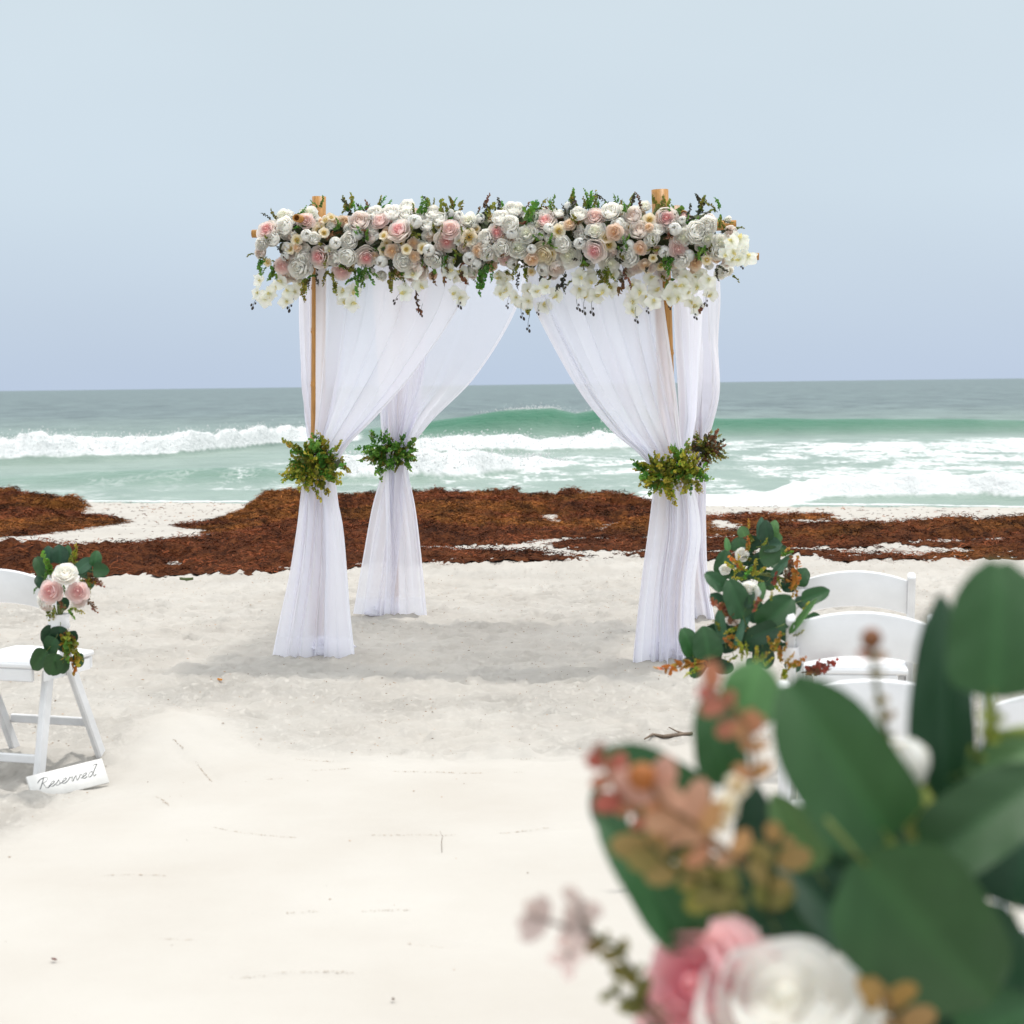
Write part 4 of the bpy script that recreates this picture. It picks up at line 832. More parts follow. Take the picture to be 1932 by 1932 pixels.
tie(738, 850, BP, .06, [(710, 840, 28, 26), (738, 852, 32, 30), (765, 840, 30, 28), (762, 868, 24, 20), (715, 862, 22, 14)], 'GGGGO', 'bright green leaf tie on the curtain of the left back post', 2)
tie(1265, 890, FP, .10, [(1222, 885, 28, 26), (1240, 895, 30, 26), (1272, 880, 30, 26), (1300, 892, 32, 26), (1250, 908, 22, 12), (1320, 905, 20, 12), (1290, 868, 22, 14)], 'YYYGO', 'yellow-green leaf tie on the curtain of the right front post', 3)
tie(1322, 845, RP, .14, [(1328, 835, 26, 30), (1335, 855, 22, 20), (1318, 868, 18, 14)], 'RROOD', 'brownish leaf tie on the curtain of the right back post', 4)

# ================================================================== CHAIRS
def leg_between(mb, a, b, sx_, sy_, bev=.006):
    a, b = Vector(a), Vector(b); d = b - a; L = d.length; z = d / L; x = Vector((1, 0, 0)) if abs(z.x) < .9 else Vector((0, 0, 1)); y = z.cross(x).normalized(); x = y.cross(z); m = (a + b) / 2
    M = Matrix(((x.x, y.x, z.x, m.x), (x.y, y.y, z.y, m.y), (x.z, y.z, z.z, m.z), (0, 0, 0, 1))); mb.box(M, sx_, sy_, L, bev)
def make_chair(loc, yaw, label):
    t = tag(empty('folding_chair', loc, -yaw), label, 'chair', 'white folding chairs')
    for sgn in (-1, 1):
        m = MB(); leg_between(m, (sgn * .205, .215, -.03), (sgn * .205, -.035, .45), .028, .048); leg_between(m, (sgn * .205, -.037, .446), (sgn * .205, -.165, .775), .0285, .046); m.build('front_leg', M_whitedirt, t, False)
        m = MB(); leg_between(m, (sgn * .172, -.195, -.03), (sgn * .172, -.105, .385), .030, .050); m.build('rear_leg', M_whitedirt, t, False)
    m = MB(); m.box(Matrix.Translation((0, .0, .412)), .385, .40, .022, .006)
    rows = []
    for i in range(9):
        for_ = []
        for j in range(9):
            x, y = -.18 + .36 * i / 8, -.185 + .37 * j / 8; e = min(i, 8 - i, j, 8 - j); for_.append((x, y, .4235 + (.0, .016, .022, .024, .025)[e]))
        rows.append(for_)
    m.build('seat', M_white, t, False); c = MB(); c.grid(rows); c.build('seat_pad', M_white, t)
    m = MB(); m.box(Matrix.Translation((0, -.185, .375)), .31, .022, .05, .004); m.build('apron', M_white, t, False)
    m = MB(); m.box(Matrix.Translation((0, .185, .375)), .37, .022, .05, .004); m.build('apron', M_white, t, False)
    for sgn in (-1, 1):
        m = MB(); m.box(Matrix.Translation((sgn * .1885, .0, .372)), .004, .33, .045, .0); m.build('side_rail', M_white, t, False)
    # arched, slightly hollow back panel
    rows_o, nb = [], 25
    for i in range(nb):
        u = -1 + 2 * i / (nb - 1); x = u * .19; arch = .038 * (1 - u * u); ys = -.028 * (1 - u * u)
        zt, zb = .752 + arch, .618 + arch * .85; yt, yb = -.152 + ys, -.102 + ys; th = .011
        rows_o.append([(x, yb - th, zb + .004), (x, yt - th, zt - .004), (x, yt - th * .5, zt), (x, yt + th * .5, zt), (x, yt + th, zt - .004), (x, yb + th, zb + .004), (x, yb, zb), (x, yb - th, zb + .004)])
    m = MB(); m.grid(rows_o); m.build('backrest', M_white, t)
    m = MB(); leg_between(m, (-.16, -.186, .045), (.16, -.186, .045), .035, .02, .004); m.build('stretcher', M_whitedirt, t, False)
    m = MB(); leg_between(m, (-.192, .165, .13), (.192, .165, .13), .035, .02, .004); m.build('stretcher', M_whitedirt, t, False)
    return t
YAW_R, YAW_L = R(9), R(19)
def chair_at(px_post, py_post, zpost, lx, ly, yaw, dz, label):
    """place so that the local point (lx, ly, zpost) projects to the given frame pixel"""
    d = ray(px_post, py_post); p = CAM + d * ((zpost + dz - CAM.z) / d.z); c, s_ = math.cos(-yaw), math.sin(-yaw)
    return make_chair((p.x - (lx * c - ly * s_), p.y - (lx * s_ + ly * c), dz), yaw, label)
fx = G(74, 1462); ch_l = make_chair((0, 0, 0), YAW_L, 'white folding chair with the Reserved board at its foot')
c_, s_ = math.cos(-YAW_L), math.sin(-YAW_L); ch_l.location = (fx.x - (.172 * c_ - -.19 * s_), fx.y - (.172 * s_ + -.19 * c_), .015)
ch1 = chair_at(1720, 1084, .775, .205, -.165, YAW_R, .0, 'white folding chair of the front row, beyond the leafy bouquets')
ch2 = chair_at(1625, 1154, .79, 0, -.18, YAW_R, .03, 'white folding chair between the front-row chair and the blurred chair')
ch3 = chair_at(1650, 1282, .79, 0, -.18, YAW_R, .03, 'white folding chair blurred behind the big leaves of the near bouquet')
ch4 = chair_at(1650 + 400, 1302, .79, 0, -.18, YAW_R, .03, 'white folding chair beside the blurred one, mostly covered by large leaves')

# ================================================================== BOUQUETS
def leaf_mesh(seed, col, round_=.75, fold=.25, bendv=.25, nu=9, nv=13, notch=0.0):
    mb = MB(); rows, cc = [], []; rnd = random.Random(seed); k1, k2 = rnd.uniform(0, 6), rnd.uniform(0, 6)
    for i in range(nv):
        v = i / (nv - 1); w_ = .5 * max(0, 1 - abs(2 * (.015 + .97 * v ** round_) - 1) ** 2.5) ** .56; row, cr = [], []
        for j in range(nu):
            u = -1 + 2 * j / (nu - 1); x = u * w_ * (1 + .03 * math.sin(9 * v + k1)); y = v - notch * (1 - abs(u)) * max(0, v - .8) * 3 - .04 * u * u * v
            z = fold * abs(x) * (1 - .3 * v) - bendv * v * v + .02 * math.sin(7 * v + k2) * u + .012 * math.sin(18 * v + abs(u) * 5) * abs(u)
            row.append((x, y, z)); rib = max(0, 1 - abs(u) * 5); vein = .16 * max(0, math.sin(26 * (v - .35 * abs(u)))) ** 6
            cr.append(tuple(min(1, q * (1 + .35 * rib * (1 - .5 * v) + vein) * (1 - .12 * abs(u) ** 3)) for q in col))
        rows.append(row); cc.append(cr)
    mb.grid(rows, cc); mb.tube([(0, -.22, .03), (0, -.08, .0), (0, .06, .003)], [.02, .018, .012], 5, (.16, .22, .05))
    return mb.mesh('leaf', M_leaf)
LEAF = {'m': [leaf_mesh(s_, (.024, .088, .024), .72, .3, .2 + .1 * s_ / 3, notch=.1 * (s_ % 2)) for s_ in (1, 2, 3)], 'd': [leaf_mesh(s_, (.014, .056, .024), .74, .25, .25) for s_ in (4, 5)],
        'p': [leaf_mesh(s_, (.09, .20, .065), .74, .25, .2) for s_ in (6, 7)], 'g': [leaf_mesh(8, (.055, .135, .075), .8, .2, .15)]}
def leaf_px(parent, fn, a, b, wz, sc, Y, dy, kind, rnd, tilt=.0, flat=.35):
    p = P(*fn(*a), Y + dy); q = P(*fn(*b), Y + dy + rnd.uniform(-.15, .25) * 0 + tilt); d = q - p; L = d.length
    view = (CAM - p).normalized(); zh = view + Vector((rnd.uniform(-flat, flat), 0, .15 + rnd.uniform(-flat, flat)))
    wm_ = wz * sc / (FPX / (Y + dy))
    return link('leaf', rnd.choice(LEAF[kind]), parent, frame(p, d, zh, wm_, L, L))
BROSE = {'W': rose_mesh('rose', (.93, .915, .87), (.94, .92, .86), ROSE, 31, 7, True), 'P': rose_mesh('rose', (.92, .74, .71), (.90, .58, .58), ROSE, 32, 7, True), 'L': rose_mesh('rose', (.93, .86, .82), (.92, .76, .72), ROSE, 33, 7, True), 'H': rose_mesh('rose', (.90, .58, .58), (.84, .32, .38), ROSE, 34, 7, True)}
def rose(parent, p, axis, rad, kind, rnd, label=None):
    me_, pts_ = BROSE[kind]; o = link('rose', me_, parent, zframe(p, axis, rnd.uniform(0, 6.28), rad))
    for q in pts_: c = bpy.data.objects.new('petal', q); C.objects.link(c); c.parent = o
    if label: o['label'] = label
    return o
def ball(mb, c, r, col, n=7):
    mb.grid([[(c[0] + r * math.sin(a) * math.cos(b), c[1] + r * math.sin(a) * math.sin(b), c[2] + r * math.cos(a)) for b in [2 * math.pi * k / n for k in range(n + 1)]] for a in [R(x) for x in (3, 40, 75, 110, 145, 177)]], col)
def bouquet(loc, label, group='aisle bouquets tied to the chairs'):
    return tag(empty('chair_bouquet', tuple(loc)), label, 'bouquet', group)
def sprig_px(par, fn, a, b, Y, dy, kind, rnd, k=1.0):
    p, q = P(*fn(*a), Y + dy), P(*fn(*b), Y + dy); d = q - p; return sprig(par, p, d, d.length * k, kind, rnd)
def stems(par, top, bot, n, r, rnd):
    for i in range(n):
        o = Vector((rnd.uniform(-1, 1), rnd.uniform(-1, 1), 0)) * r; m = MB()
        m.tube([x - par.location for x in (top + o * 2.2, (top + bot) / 2 + o * .6, bot + o)], .0035, 5); m.build('stem', M_stem, par)
def ribbon(par, c, r, h):
    m = MB(); rows = []
    for i in range(8):
        z = -h / 2 + h * i / 7; rows.append([(math.cos(a) * r * (1 + .06 * math.sin(3 * a + i)), math.sin(a) * r, z) for a in [2 * math.pi * k / 16 for k in range(17)]])
    m.grid([[Vector(p) + c - par.location for p in r_] for r_ in rows]); m.build('ribbon', M_ribbon, par)

# -- left aisle chair
rb = random.Random(21); YB = 6.93; sc1 = 1 / 2.3 / S
post = P(*zl(395, 560), YB); bq = bouquet(post, 'small bouquet of two pink roses and a white one, trailing leaves, on a chair post')
for a, b, wz, k, dy in [((335,240),(330,120),95,'d',.0),((405,240),(412,112),115,'d',.0),((455,230),(458,115),65,'m',.02),((310,320),(238,190),95,'m',.01),((640,260),(662,152),80,'m',-.01),((630,285),(738,285),100,'m',-.02),((520,290),(632,205),85,'g',-.01),((560,340),(620,255),60,'g',0),((300,330),(280,230),70,'m',.03),((500,330),(560,230),90,'d',.03),((420,360),(420,240),120,'d',.05),((300,400),(250,320),80,'d',.04),((560,420),(640,340),80,'d',.05),((420,470),(440,560),80,'d',.02),
                        ((375,670),(285,800),115,'d',-.02),((410,665),(400,790),120,'d',-.03),((380,745),(315,860),120,'m',-.04),((320,830),(205,965),120,'m',-.04),((385,850),(345,1015),135,'m',-.05),((410,880),(440,990),100,'m',-.03),((520,850),(548,950),75,'m',-.02),((470,700),(500,790),90,'d',0),((440,720),(430,850),110,'d',.01)]:
    leaf_px(bq, zl, a, b, wz * 1.05, sc1, YB, dy, k, rb)
for a, b, k, dy in [((330,340),(290,190),'G',-.05),((350,330),(310,220),'G',-.06),((300,360),(320,260),'G',-.05),((470,230),(500,120),'Y',0),((490,250),(530,150),'Y',-.01),((460,250),(480,170),'O',-.02),((560,360),(680,370),'A',-.02),((590,330),(620,440),'O',-.03),((570,330),(690,390),'R',-.02),((540,340),(600,420),'O',-.03),((420,440),(420,530),'R',-.07),((400,450),(450,530),'R',-.07),((350,500),(340,610),'O',-.04),((380,530),(370,610),'O',-.04),((480,520),(560,570),'Y',-.05),((470,540),(510,600),'G',-.05),((560,480),(650,560),'R',-.02),((440,380),(420,440),'G',-.08),((260,390),(240,440),'G',-.02),((430,400),(450,450),'G',-.08),
                       ((450,690),(520,830),'Y',-.06),((430,720),(410,880),'Y',-.06),((470,700),(490,950),'A',-.05),((480,740),(560,870),'O',-.05),((460,720),(440,860),'Y',-.06),((490,720),(530,900),'Y',-.05),((440,690),(500,740),'R',-.05),((450,740),(480,880),'G',-.07)]:
    sprig_px(bq, zl, a, b, YB, dy, k, rb, 1.1)
for x, y, r, k, ax in [(445, 292, 76, 'W', (.1, -.8, .75)), (335, 428, 74, 'P', (-.15, -1, .25)), (528, 428, 66, 'P', (.25, -1, .3)), (285, 505, 58, 'W', (-.7, -.7, -.3)), (545, 500, 50, 'L', (.5, -.8, -.4)), (310, 540, 40, 'L', (-.2, -.8, -.7))]:
    rose(bq, P(*zl(x, y), YB - (.10 if y < 480 and k != 'W' or y < 300 else .06)), ax, r * sc1 / (FPX / YB) * 1.08, k, rb)
rc = P(*zl(400, 630), YB + .01); ribbon(bq, rc, .04, .055); stems(bq, P(*zl(410, 520), YB), P(*zl(395, 690), YB), 7, .012, rb)

# -- two right-hand bouquets
rb = random.Random(22); sc2 = 1 / 2.2465 / S; Y1, Y2 = 6.74, 5.42
b1 = bouquet(P(*zr(700, 480), Y1), 'bouquet of dark leaves and yellow sprigs tied to the front-row chair')
for a, b, wz, k, dy in [((690,260),(690,105),55,'g',.0),((735,265),(712,128),95,'d',-.03),((770,235),(778,125),75,'p',.0),((770,270),(800,200),95,'p',.0),((545,335),(540,235),100,'m',0),((650,325),(612,228),105,'d',.02),((690,300),(835,275),105,'d',-.03),((680,380),(830,340),130,'m',-.04),((470,330),(462,240),42,'p',0),((430,490),(455,318),110,'m',.02),((585,235),(556,168),75,'p',0),((690,440),(710,330),120,'d',.0),((930,560),(985,442),115,'m',0),((600,420),(560,320),110,'d',.06),((800,420),(850,480),90,'d',.05),((720,480),(760,560),130,'d',.06),((600,480),(540,520),120,'d',.06),((820,560),(960,540),100,'d',.08),((760,500),(900,350),55,'g',-.04),((640,520),(660,420),120,'d',.05),((480,420),(430,520),80,'m',.03),((820,340),(850,330),60,'p',.02)]:
    leaf_px(b1, zr, a, b, wz * 1.08, sc2, Y1, dy, k, rb)
for a, b, k, dy in [((580,470),(490,390),'A',-.05),((560,480),(470,420),'Y',-.06),((600,480),(560,370),'Y',-.06),((620,500),(640,400),'Y',-.06),((640,490),(710,440),'Y',-.06),((600,500),(520,520),'Y',-.06),((640,500),(700,520),'O',-.06),((560,500),(620,440),'G',-.07),((600,340),(590,250),'A',-.05),((690,300),(720,250),'Y',-.05),((880,560),(880,400),'R',-.06),((890,580),(905,400),'A',-.06),((860,560),(840,460),'R',-.05),((880,600),(930,500),'A',-.06),((900,600),(910,680),'A',-.06),((760,560),(780,480),'E',-.05),((860,620),(830,640),'A',-.06),((910,560),(930,660),'A',-.06),((610,190),(600,130),'A',0),((540,440),(500,500),'Y',-.06)]:
    sprig_px(b1, zr, a, b, Y1, dy, k, rb, 1.1)
for x, y, r, k in [(560, 350, 42, 'W'), (450, 450, 34, 'W'), (870, 470, 30, 'W')]: rose(b1, P(*zr(x, y), Y1 - .03), (-.3, -1, .4), r * sc2 / (FPX / Y1) * 1.1, k, rb)
pt = ch1.matrix_basis @ Vector((-.205, -.16, .74)) if False else None
def post_top(ch, sgn=-1, z=.74):
    yaw = ch.rotation_euler.z; c, s_ = math.cos(yaw), math.sin(yaw); lx, ly = sgn * .205, -.155
    return Vector((ch.location.x + lx * c - ly * s_, ch.location.y + lx * s_ + ly * c, ch.location.z + z))
stems(b1, P(*zr(700, 480), Y1), post_top(ch1), 7, .012, rb); ribbon(b1, post_top(ch1, z=.70), .024, .04)
b2 = bouquet(P(*zr(650, 850), Y2), 'large-leaved bouquet with orange and yellow sprigs around one white rose')
for a, b, wz, k, dy in [((450,585),(325,468),105,'m',0),((575,775),(480,515),165,'m',-.04),((440,690),(362,612),85,'d',.02),((600,705),(722,545),100,'p',-.02),((590,710),(645,600),52,'d',-.05),((680,850),(920,640),215,'m',-.05),((800,835),(580,925),135,'d',-.07),((960,660),(1152,585),105,'m',.0),((985,770),(1145,885),125,'m',.0),((240,1030),(185,835),140,'m',.0),((345,1050),(315,835),185,'m',-.03),((430,1035),(175,1065),95,'d',.02),((450,930),(400,725),75,'g',.02),((880,880),(1058,640),45,'p',-.06),((890,985),(1065,870),85,'m',.01),((940,700),(1000,640),100,'d',.04),((700,780),(560,640),140,'d',.08),((800,900),(900,800),150,'d',.08),((560,930),(520,800),150,'d',.06),((500,1000),(450,880),130,'d',.06),((900,1000),(1050,930),110,'d',.06),((620,1000),(640,900),150,'d',.07),((760,1000),(760,900),150,'d',.07),((520,960),(580,780),50,'g',-.05),((540,940),(620,720),40,'g',-.04),((700,960),(720,1120),140,'d',.03),((450,1050),(420,1150),130,'d',.05),((860,1040),(960,1120),120,'d',.05),((940,900),(1020,800),110,'d',.04),((300,1050),(230,1180),90,'m',.04),((1000,930),(1030,1060),70,'d',.02)]:
    leaf_px(b2, zr, a, b, wz * 1.08, sc2, Y2, dy, k, rb)
for a, b, k, dy in [((520,820),(380,690),'E',-.04),((530,700),(420,690),'A',-.02),((760,980),(800,880),'A',-.09),((780,1010),(740,920),'A',-.09),((800,1020),(850,940),'A',-.09),((830,1080),(830,980),'A',-.09),((850,1100),(960,1030),'A',-.08),((860,1090),(900,1010),'A',-.08),((520,1000),(450,930),'A',-.07),((560,1020),(520,930),'Y',-.07),((600,1040),(580,950),'Y',-.07),((640,1080),(650,980),'Y',-.07),((860,1100),(870,1200),'Y',-.07),((880,1100),(840,1180),'Y',-.07),((350,1100),(50,1080),'A',-.03),((280,1090),(200,1160),'Y',-.03),((250,1090),(250,1050),'Y',-.04),((340,1100),(320,1060),'A',-.03),((960,1140),(1150,1040),'E',-.05),((980,1150),(1120,1110),'E',-.05),((990,1140),(1060,1060),'E',-.05),((960,740),(1000,680),'Y',-.04),((900,900),(960,860),'Y',-.05),((700,640),(650,720),'E',-.07),((740,660),(760,600),'Y',-.06),((520,820),(590,830),'R',-.03),((660,760),(650,680),'O',-.06),((620,1060),(720,1000),'O',-.07),((700,1080),(760,1040),'Y',-.08)]:
    sprig_px(b2, zr, a, b, Y2, dy, k, rb, 1.1)
rose(b2, P(*zr(608, 590), Y2 - .03), (-.1, -1, .5), 72 * sc2 / (FPX / Y2), 'W', rb); rose(b2, P(*zr(500, 780), Y2 + .0), (-.6, -1, .0), 46 * sc2 / (FPX / Y2), 'L', rb)
for par, Yb, (cx_, cy_), (ex, ey), n_ in ((b1, Y1, (690, 410), (190, 210), 34), (b2, Y2, (640, 880), (330, 230), 46)):
    for i in range(n_):
        a = rb.uniform(0, 6.28); q = rb.random() ** .5; x, y = cx_ + ex * q * .8 * math.cos(a), cy_ + ey * q * .8 * math.sin(a); an = a + rb.uniform(-.8, .8); l_ = rb.uniform(70, 120)
        if i % 2: leaf_px(par, zr, (x, y), (x + l_ * math.cos(an), y + l_ * math.sin(an)), l_ * .75, sc2, Yb, rb.uniform(.05, .12), rb.choice('ddm'), rb)
        else: sprig_px(par, zr, (x, y), (x + l_ * .8 * math.cos(an), y + l_ * .8 * math.sin(an)), Yb, rb.uniform(-.03, .05), rb.choice('YOYGA'), rb)
stems(b2, P(*zr(650, 850), Y2 + .02), post_top(ch2), 7, .012, rb); ribbon(b2, post_top(ch2, z=.66), .024, .04)

# -- the near bouquet, out of focus
rb = random.Random(23); sc3 = .7992 / S; YF = 1.36
bn = bouquet(P(*zf(1300, 1300), YF), 'big blurred bouquet of broad green leaves around a white rose and a pink rose')
for a, b, wz, k, dy in [((1815,525),(1860,10),420,'m',-.05),((1650,1030),(1610,170),270,'d',.02),((1430,1045),(1060,470),460,'m',-.03),((890,610),(960,392),250,'p',.07),((830,850),(770,520),210,'m',.05),((750,970),(395,735),290,'m',.03),((700,1450),(400,960),250,'m',.0),((1430,1490),(1070,1130),290,'d',.06),((1320,1110),(1860,1740),600,'m',-.07),((1580,1140),(2060,760),350,'m',-.04),((1720,800),(2010,690),150,'p',.0),((1740,1280),(1960,1780),280,'d',.05),((960,1160),(920,860),180,'d',.07),((1165,1160),(1010,890),180,'p',.04),
                        ((1500,1320),(1290,1030),320,'d',.11),((1480,1500),(1740,1160),330,'d',.12),((1200,1500),(1000,1250),340,'d',.10),((1560,1250),(1480,880),320,'d',.10),((1900,1300),(1950,1020),360,'d',.08),((820,1350),(700,1100),260,'d',.10),((1000,1350),(880,1120),260,'d',.10),((1500,1800),(1650,1400),380,'d',.11),((1900,1750),(1900,1400),300,'d',.12),((700,1100),(520,860),240,'d',.08),((1250,1200),(1110,1010),260,'d',.11),((430,1020),(350,870),140,'d',.03),((1300,1450),(1550,1350),320,'d',.14),((1700,1800),(2000,1650),320,'m',.04)]:
    leaf_px(bn, zf, a, b, wz * .92, sc3, YF, dy, k, rb, flat=.2)
def blob_sprig(par, fn, pts_, Y, dy, r, col0, col1, rnd):
    """eucalyptus sprig with coin leaves of about r metres"""
    m = MB(); Q = [P(*fn(*p), Y + dy) - par.location for p in pts_]; m.tube(Q, .0022, 5, tuple(c * .6 for c in col0))
    for i in range(len(Q) - 1):
        for k in range(2):
            t = (k + rnd.uniform(.1, .7)) / 2; p = Q[i].lerp(Q[i + 1], t); g = (i + t) / (len(Q) - 1)
            for sgn in (-1, 1):
                dr = (Q[i + 1] - Q[i]).normalized(); sd_ = dr.cross(Vector((0, -1, 0))).normalized() * sgn * rnd.uniform(.5, 1) + dr * rnd.uniform(-.1, 1.1) + Vector((0, rnd.uniform(-.7, .5), 0)); sd_.normalize()
                L = r * rnd.uniform(.65, 1.75); x = sd_.cross(Vector((rnd.uniform(-.5, .5), -1, .3))).normalized(); c = lerp3(col0, col1, min(1, max(0, g + rnd.uniform(-.3, .3))))
                L *= .82; ring = [p + sd_ * (L * .55 - L * .55 * math.cos(a)) + x * (L * .34 * math.sin(a)) for a in [2 * math.pi * q / 10 for q in range(10)]]
                m.add([p + sd_ * L * .55 + Vector((0, -.1 * L, 0))] + ring, [(0, 1 + q, 1 + (q + 1) % 10) for q in range(10)], c)
    m.build('leaf_sprig', M_sprig, par)
def berry_px(par, fn, c, r, Y, dy, col):
    p = P(*fn(*c), Y + dy) - par.location; m = MB(); ball(m, p, r * sc3 / (FPX / (Y + dy)), col, 10); m.build('berry', M_sprig, par)
RU, OC, OL, PK, PL = (.30, .095, .055), (.44, .24, .10), (.20, .20, .05), (.55, .31, .24), (.74, .60, .55)
blob_sprig(bn, zf, [(940,840),(930,700),(880,580),(750,460)], YF, -.06, .016, OC, (.40, .12, .09), rb)
blob_sprig(bn, zf, [(820,1100),(640,1000),(500,960),(420,860),(365,720)], YF, -.07, .018, OC, RU, rb)
blob_sprig(bn, zf, [(900,1150),(740,1010),(600,920),(520,800)], YF, -.08, .021, OC, PK, rb)
blob_sprig(bn, zf, [(900,1250),(740,1200),(620,1150),(540,1060)], YF, -.07, .021, OL, OC, rb)
blob_sprig(bn, zf, [(900,1340),(820,1250),(700,1180)], YF, -.06, .020, OL, (.30, .26, .05), rb)
blob_sprig(bn, zf, [(980,1320),(1000,1180),(1040,1020)], YF, -.05, .019, OL, OC, rb)
blob_sprig(bn, zf, [(1440,720),(1400,560),(1375,400),(1365,320)], YF, .0, .009, OL, RU, rb)
berry_px(bn, zf, (1368, 308), 42, YF, -.0, RU)
berry_px(bn, zf, (362, 716), 26, YF, -.07, RU); berry_px(bn, zf, (520, 818), 55, YF, -.09, (.36, .11, .03))
blob_sprig(bn, zf, [(560,1700),(500,1560),(420,1440),(290,1380)], YF, -.02, .013, OL, (.22, .14, .04), rb)
blob_sprig(bn, zf, [(600,1760),(500,1650),(400,1610)], YF, -.02, .013, OL, OL, rb)
blob_sprig(bn, zf, [(330,1400),(200,1360),(90,1320)], YF, -.02, .016, PL, (.75, .60, .55), rb)
blob_sprig(bn, zf, [(330,1400),(290,1330),(300,1270)], YF, -.02, .013, PL, PL, rb)
blob_sprig(bn, zf, [(330,1400),(270,1440),(240,1490)], YF, -.02, .012, PL, PL, rb)
blob_sprig(bn, zf, [(1500,1800),(1450,1700),(1420,1620)], YF, -.09, .022, OC, (.45, .24, .05), rb)
blob_sprig(bn, zf, [(1750,760),(1800,660),(1830,560)], YF, .0, .008, (.30, .36, .05), (.35, .40, .06), rb)
for x, y in [(830, 930), (800, 980), (870, 850)]: flower(bn, P(*zf(x, y), YF - .05), (-.2, -1, .3), .010, 'C', rb)
m = MB(); m.tube([P(*zf(*p), YF + .02) - bn.location for p in ((1800, 520), (1815, 650), (1740, 780))], .005, 6, (.30, .36, .06)); m.tube([P(*zf(*p), YF + .02) - bn.location for p in ((1820, 670), (1932, 650), (2050, 655))], .005, 6, (.30, .38, .07)); m.build('stem', M_sprig, bn)
m = MB(); m.tube([P(*zf(*p), YF - .02) - bn.location for p in ((1450, 1080), (1400, 1010), (1385, 980))], .006, 6, (.28, .38, .06)); m.build('stem', M_sprig, bn)
m = MB(); m.tube([P(*zf(*p), YF - .0) - bn.location for p in ((1575, 1030), (1540, 930), (1505, 830))], [.016, .014, .009], 8, (.30, .33, .08)); m.build('bud_calyx', M_sprig, bn)
flower(bn, P(*zf(1488, 770), YF), (-.3, -.5, .8), .021, 'N', rb)
rose(bn, P(*zf(1050, 1655), YF - .08), (-.12, -.42, .9), 365 * sc3 / (FPX / (YF - .08)), 'W', rb, 'large white rose')
rose(bn, P(*zf(715, 1590), YF - .03), (-.55, -.7, .55), 275 * sc3 / (FPX / YF), 'H', rb, 'pink rose')
# the chair it is tied to, below the frame
cxp = P(*zf(1500, 1600), YF + .10)
chn = make_chair((0, 0, 0), YAW_R, 'white folding chair under the big blurred bouquet')
c_, s_ = math.cos(-YAW_R), math.sin(-YAW_R); chn.location = (cxp.x - (-.205 * c_ - -.155 * s_), cxp.y - (-.205 * s_ + -.155 * c_), .0)
stems(bn, P(*zf(1350, 1700), YF + .06), post_top(chn, z=.66), 9, .014, rb); ribbon(bn, post_top(chn, z=.70), .04, .08)
for i in range(16):                                       # trailing leaves down to the chair back
    p = post_top(chn, z=rb.uniform(.66, .98)) + Vector((rb.uniform(-.1, .1), rb.uniform(-.14, .0), 0)); d = Vector((rb.uniform(-1, 1), rb.uniform(-1, .2), rb.uniform(-1, .4))).normalized()
    link('leaf', rb.choice(LEAF['d' if i % 2 else 'm']), bn, frame(p, d, Vector((0, -1, .6)), .07, .11, .11))

# ================================================================== RESERVED BOARD
tl, tr, br, bl = P(*zl(176, 1712), 6.86), P(*zl(690, 1586), 7.02), P(*zl(712, 1642), 7.0), P(*zl(200, 1785), 6.84)
xa = (tr - tl).normalized(); W_ = (tr - tl).length; hv = Vector((.0, .55, .83)); ya = (hv - xa * hv.dot(xa)).normalized(); za = xa.cross(ya); H_ = .078
tl = tl + Vector((0, 0, .012)); o0 = tl - ya * H_
sign = empty('reserved_board', tuple(o0)); tag(sign, 'white board lettered Reserved, half sunk in sand beside the chair foot', 'sign')
MBd = Matrix(((xa.x, ya.x, za.x, 0), (xa.y, ya.y, za.y, 0), (xa.z, ya.z, za.z, 0), (0, 0, 0, 1)))
m = MB(); m.box(MBd @ Matrix.Translation((W_ / 2, H_ / 2 - .012, 0)), W_, H_ + .024, .012, .0015); m.build('board', M_board, sign)
GL = {'R': [[(.10, .0), (.20, .35), (.30, .92)], [(-.10, .62), (.02, .84), (.24, .97), (.50, .96), (.60, .82), (.52, .62), (.30, .50), (.20, .48)], [(.28, .50), (.42, .26), (.55, .02), (.70, -.02), (.80, .08)]],
      'e': [[(-.10, .08), (.06, .18), (.24, .30), (.28, .42), (.20, .47), (.08, .40), (.02, .20), (.06, .04), (.18, .0), (.34, .10)]],
      's': [[(-.10, .08), (.08, .26), (.18, .48), (.20, .36), (.28, .18), (.22, .02), (.06, .0), (.02, .06)], [(.24, .04), (.36, .10)]],
      'r': [[(-.10, .08), (.06, .28), (.12, .46), (.18, .38), (.32, .40), (.28, .22), (.28, .06), (.36, .02), (.42, .10)]],
      'v': [[(-.10, .10), (.02, .36), (.10, .44), (.12, .22), (.18, .0), (.32, .18), (.38, .44), (.46, .38), (.52, .40)]],
      'd': [[(.32, .40), (.16, .46), (.02, .24), (.06, .02), (.20, .04), (.34, .30), (.50, .80), (.60, 1.04), (.46, .66), (.36, .20), (.42, .0), (.58, .10)], [(.60, 1.04), (.40, 1.06), (.28, .96)]]}
adv = {'R': .82, 'e': .42, 's': .44, 'r': .48, 'v': .56, 'd': .6}
pen = .0; tot = sum(adv[c] for c in 'Reserved'); sc_ = (W_ * .80) / (tot + .2); hsc = .042 / 1.0
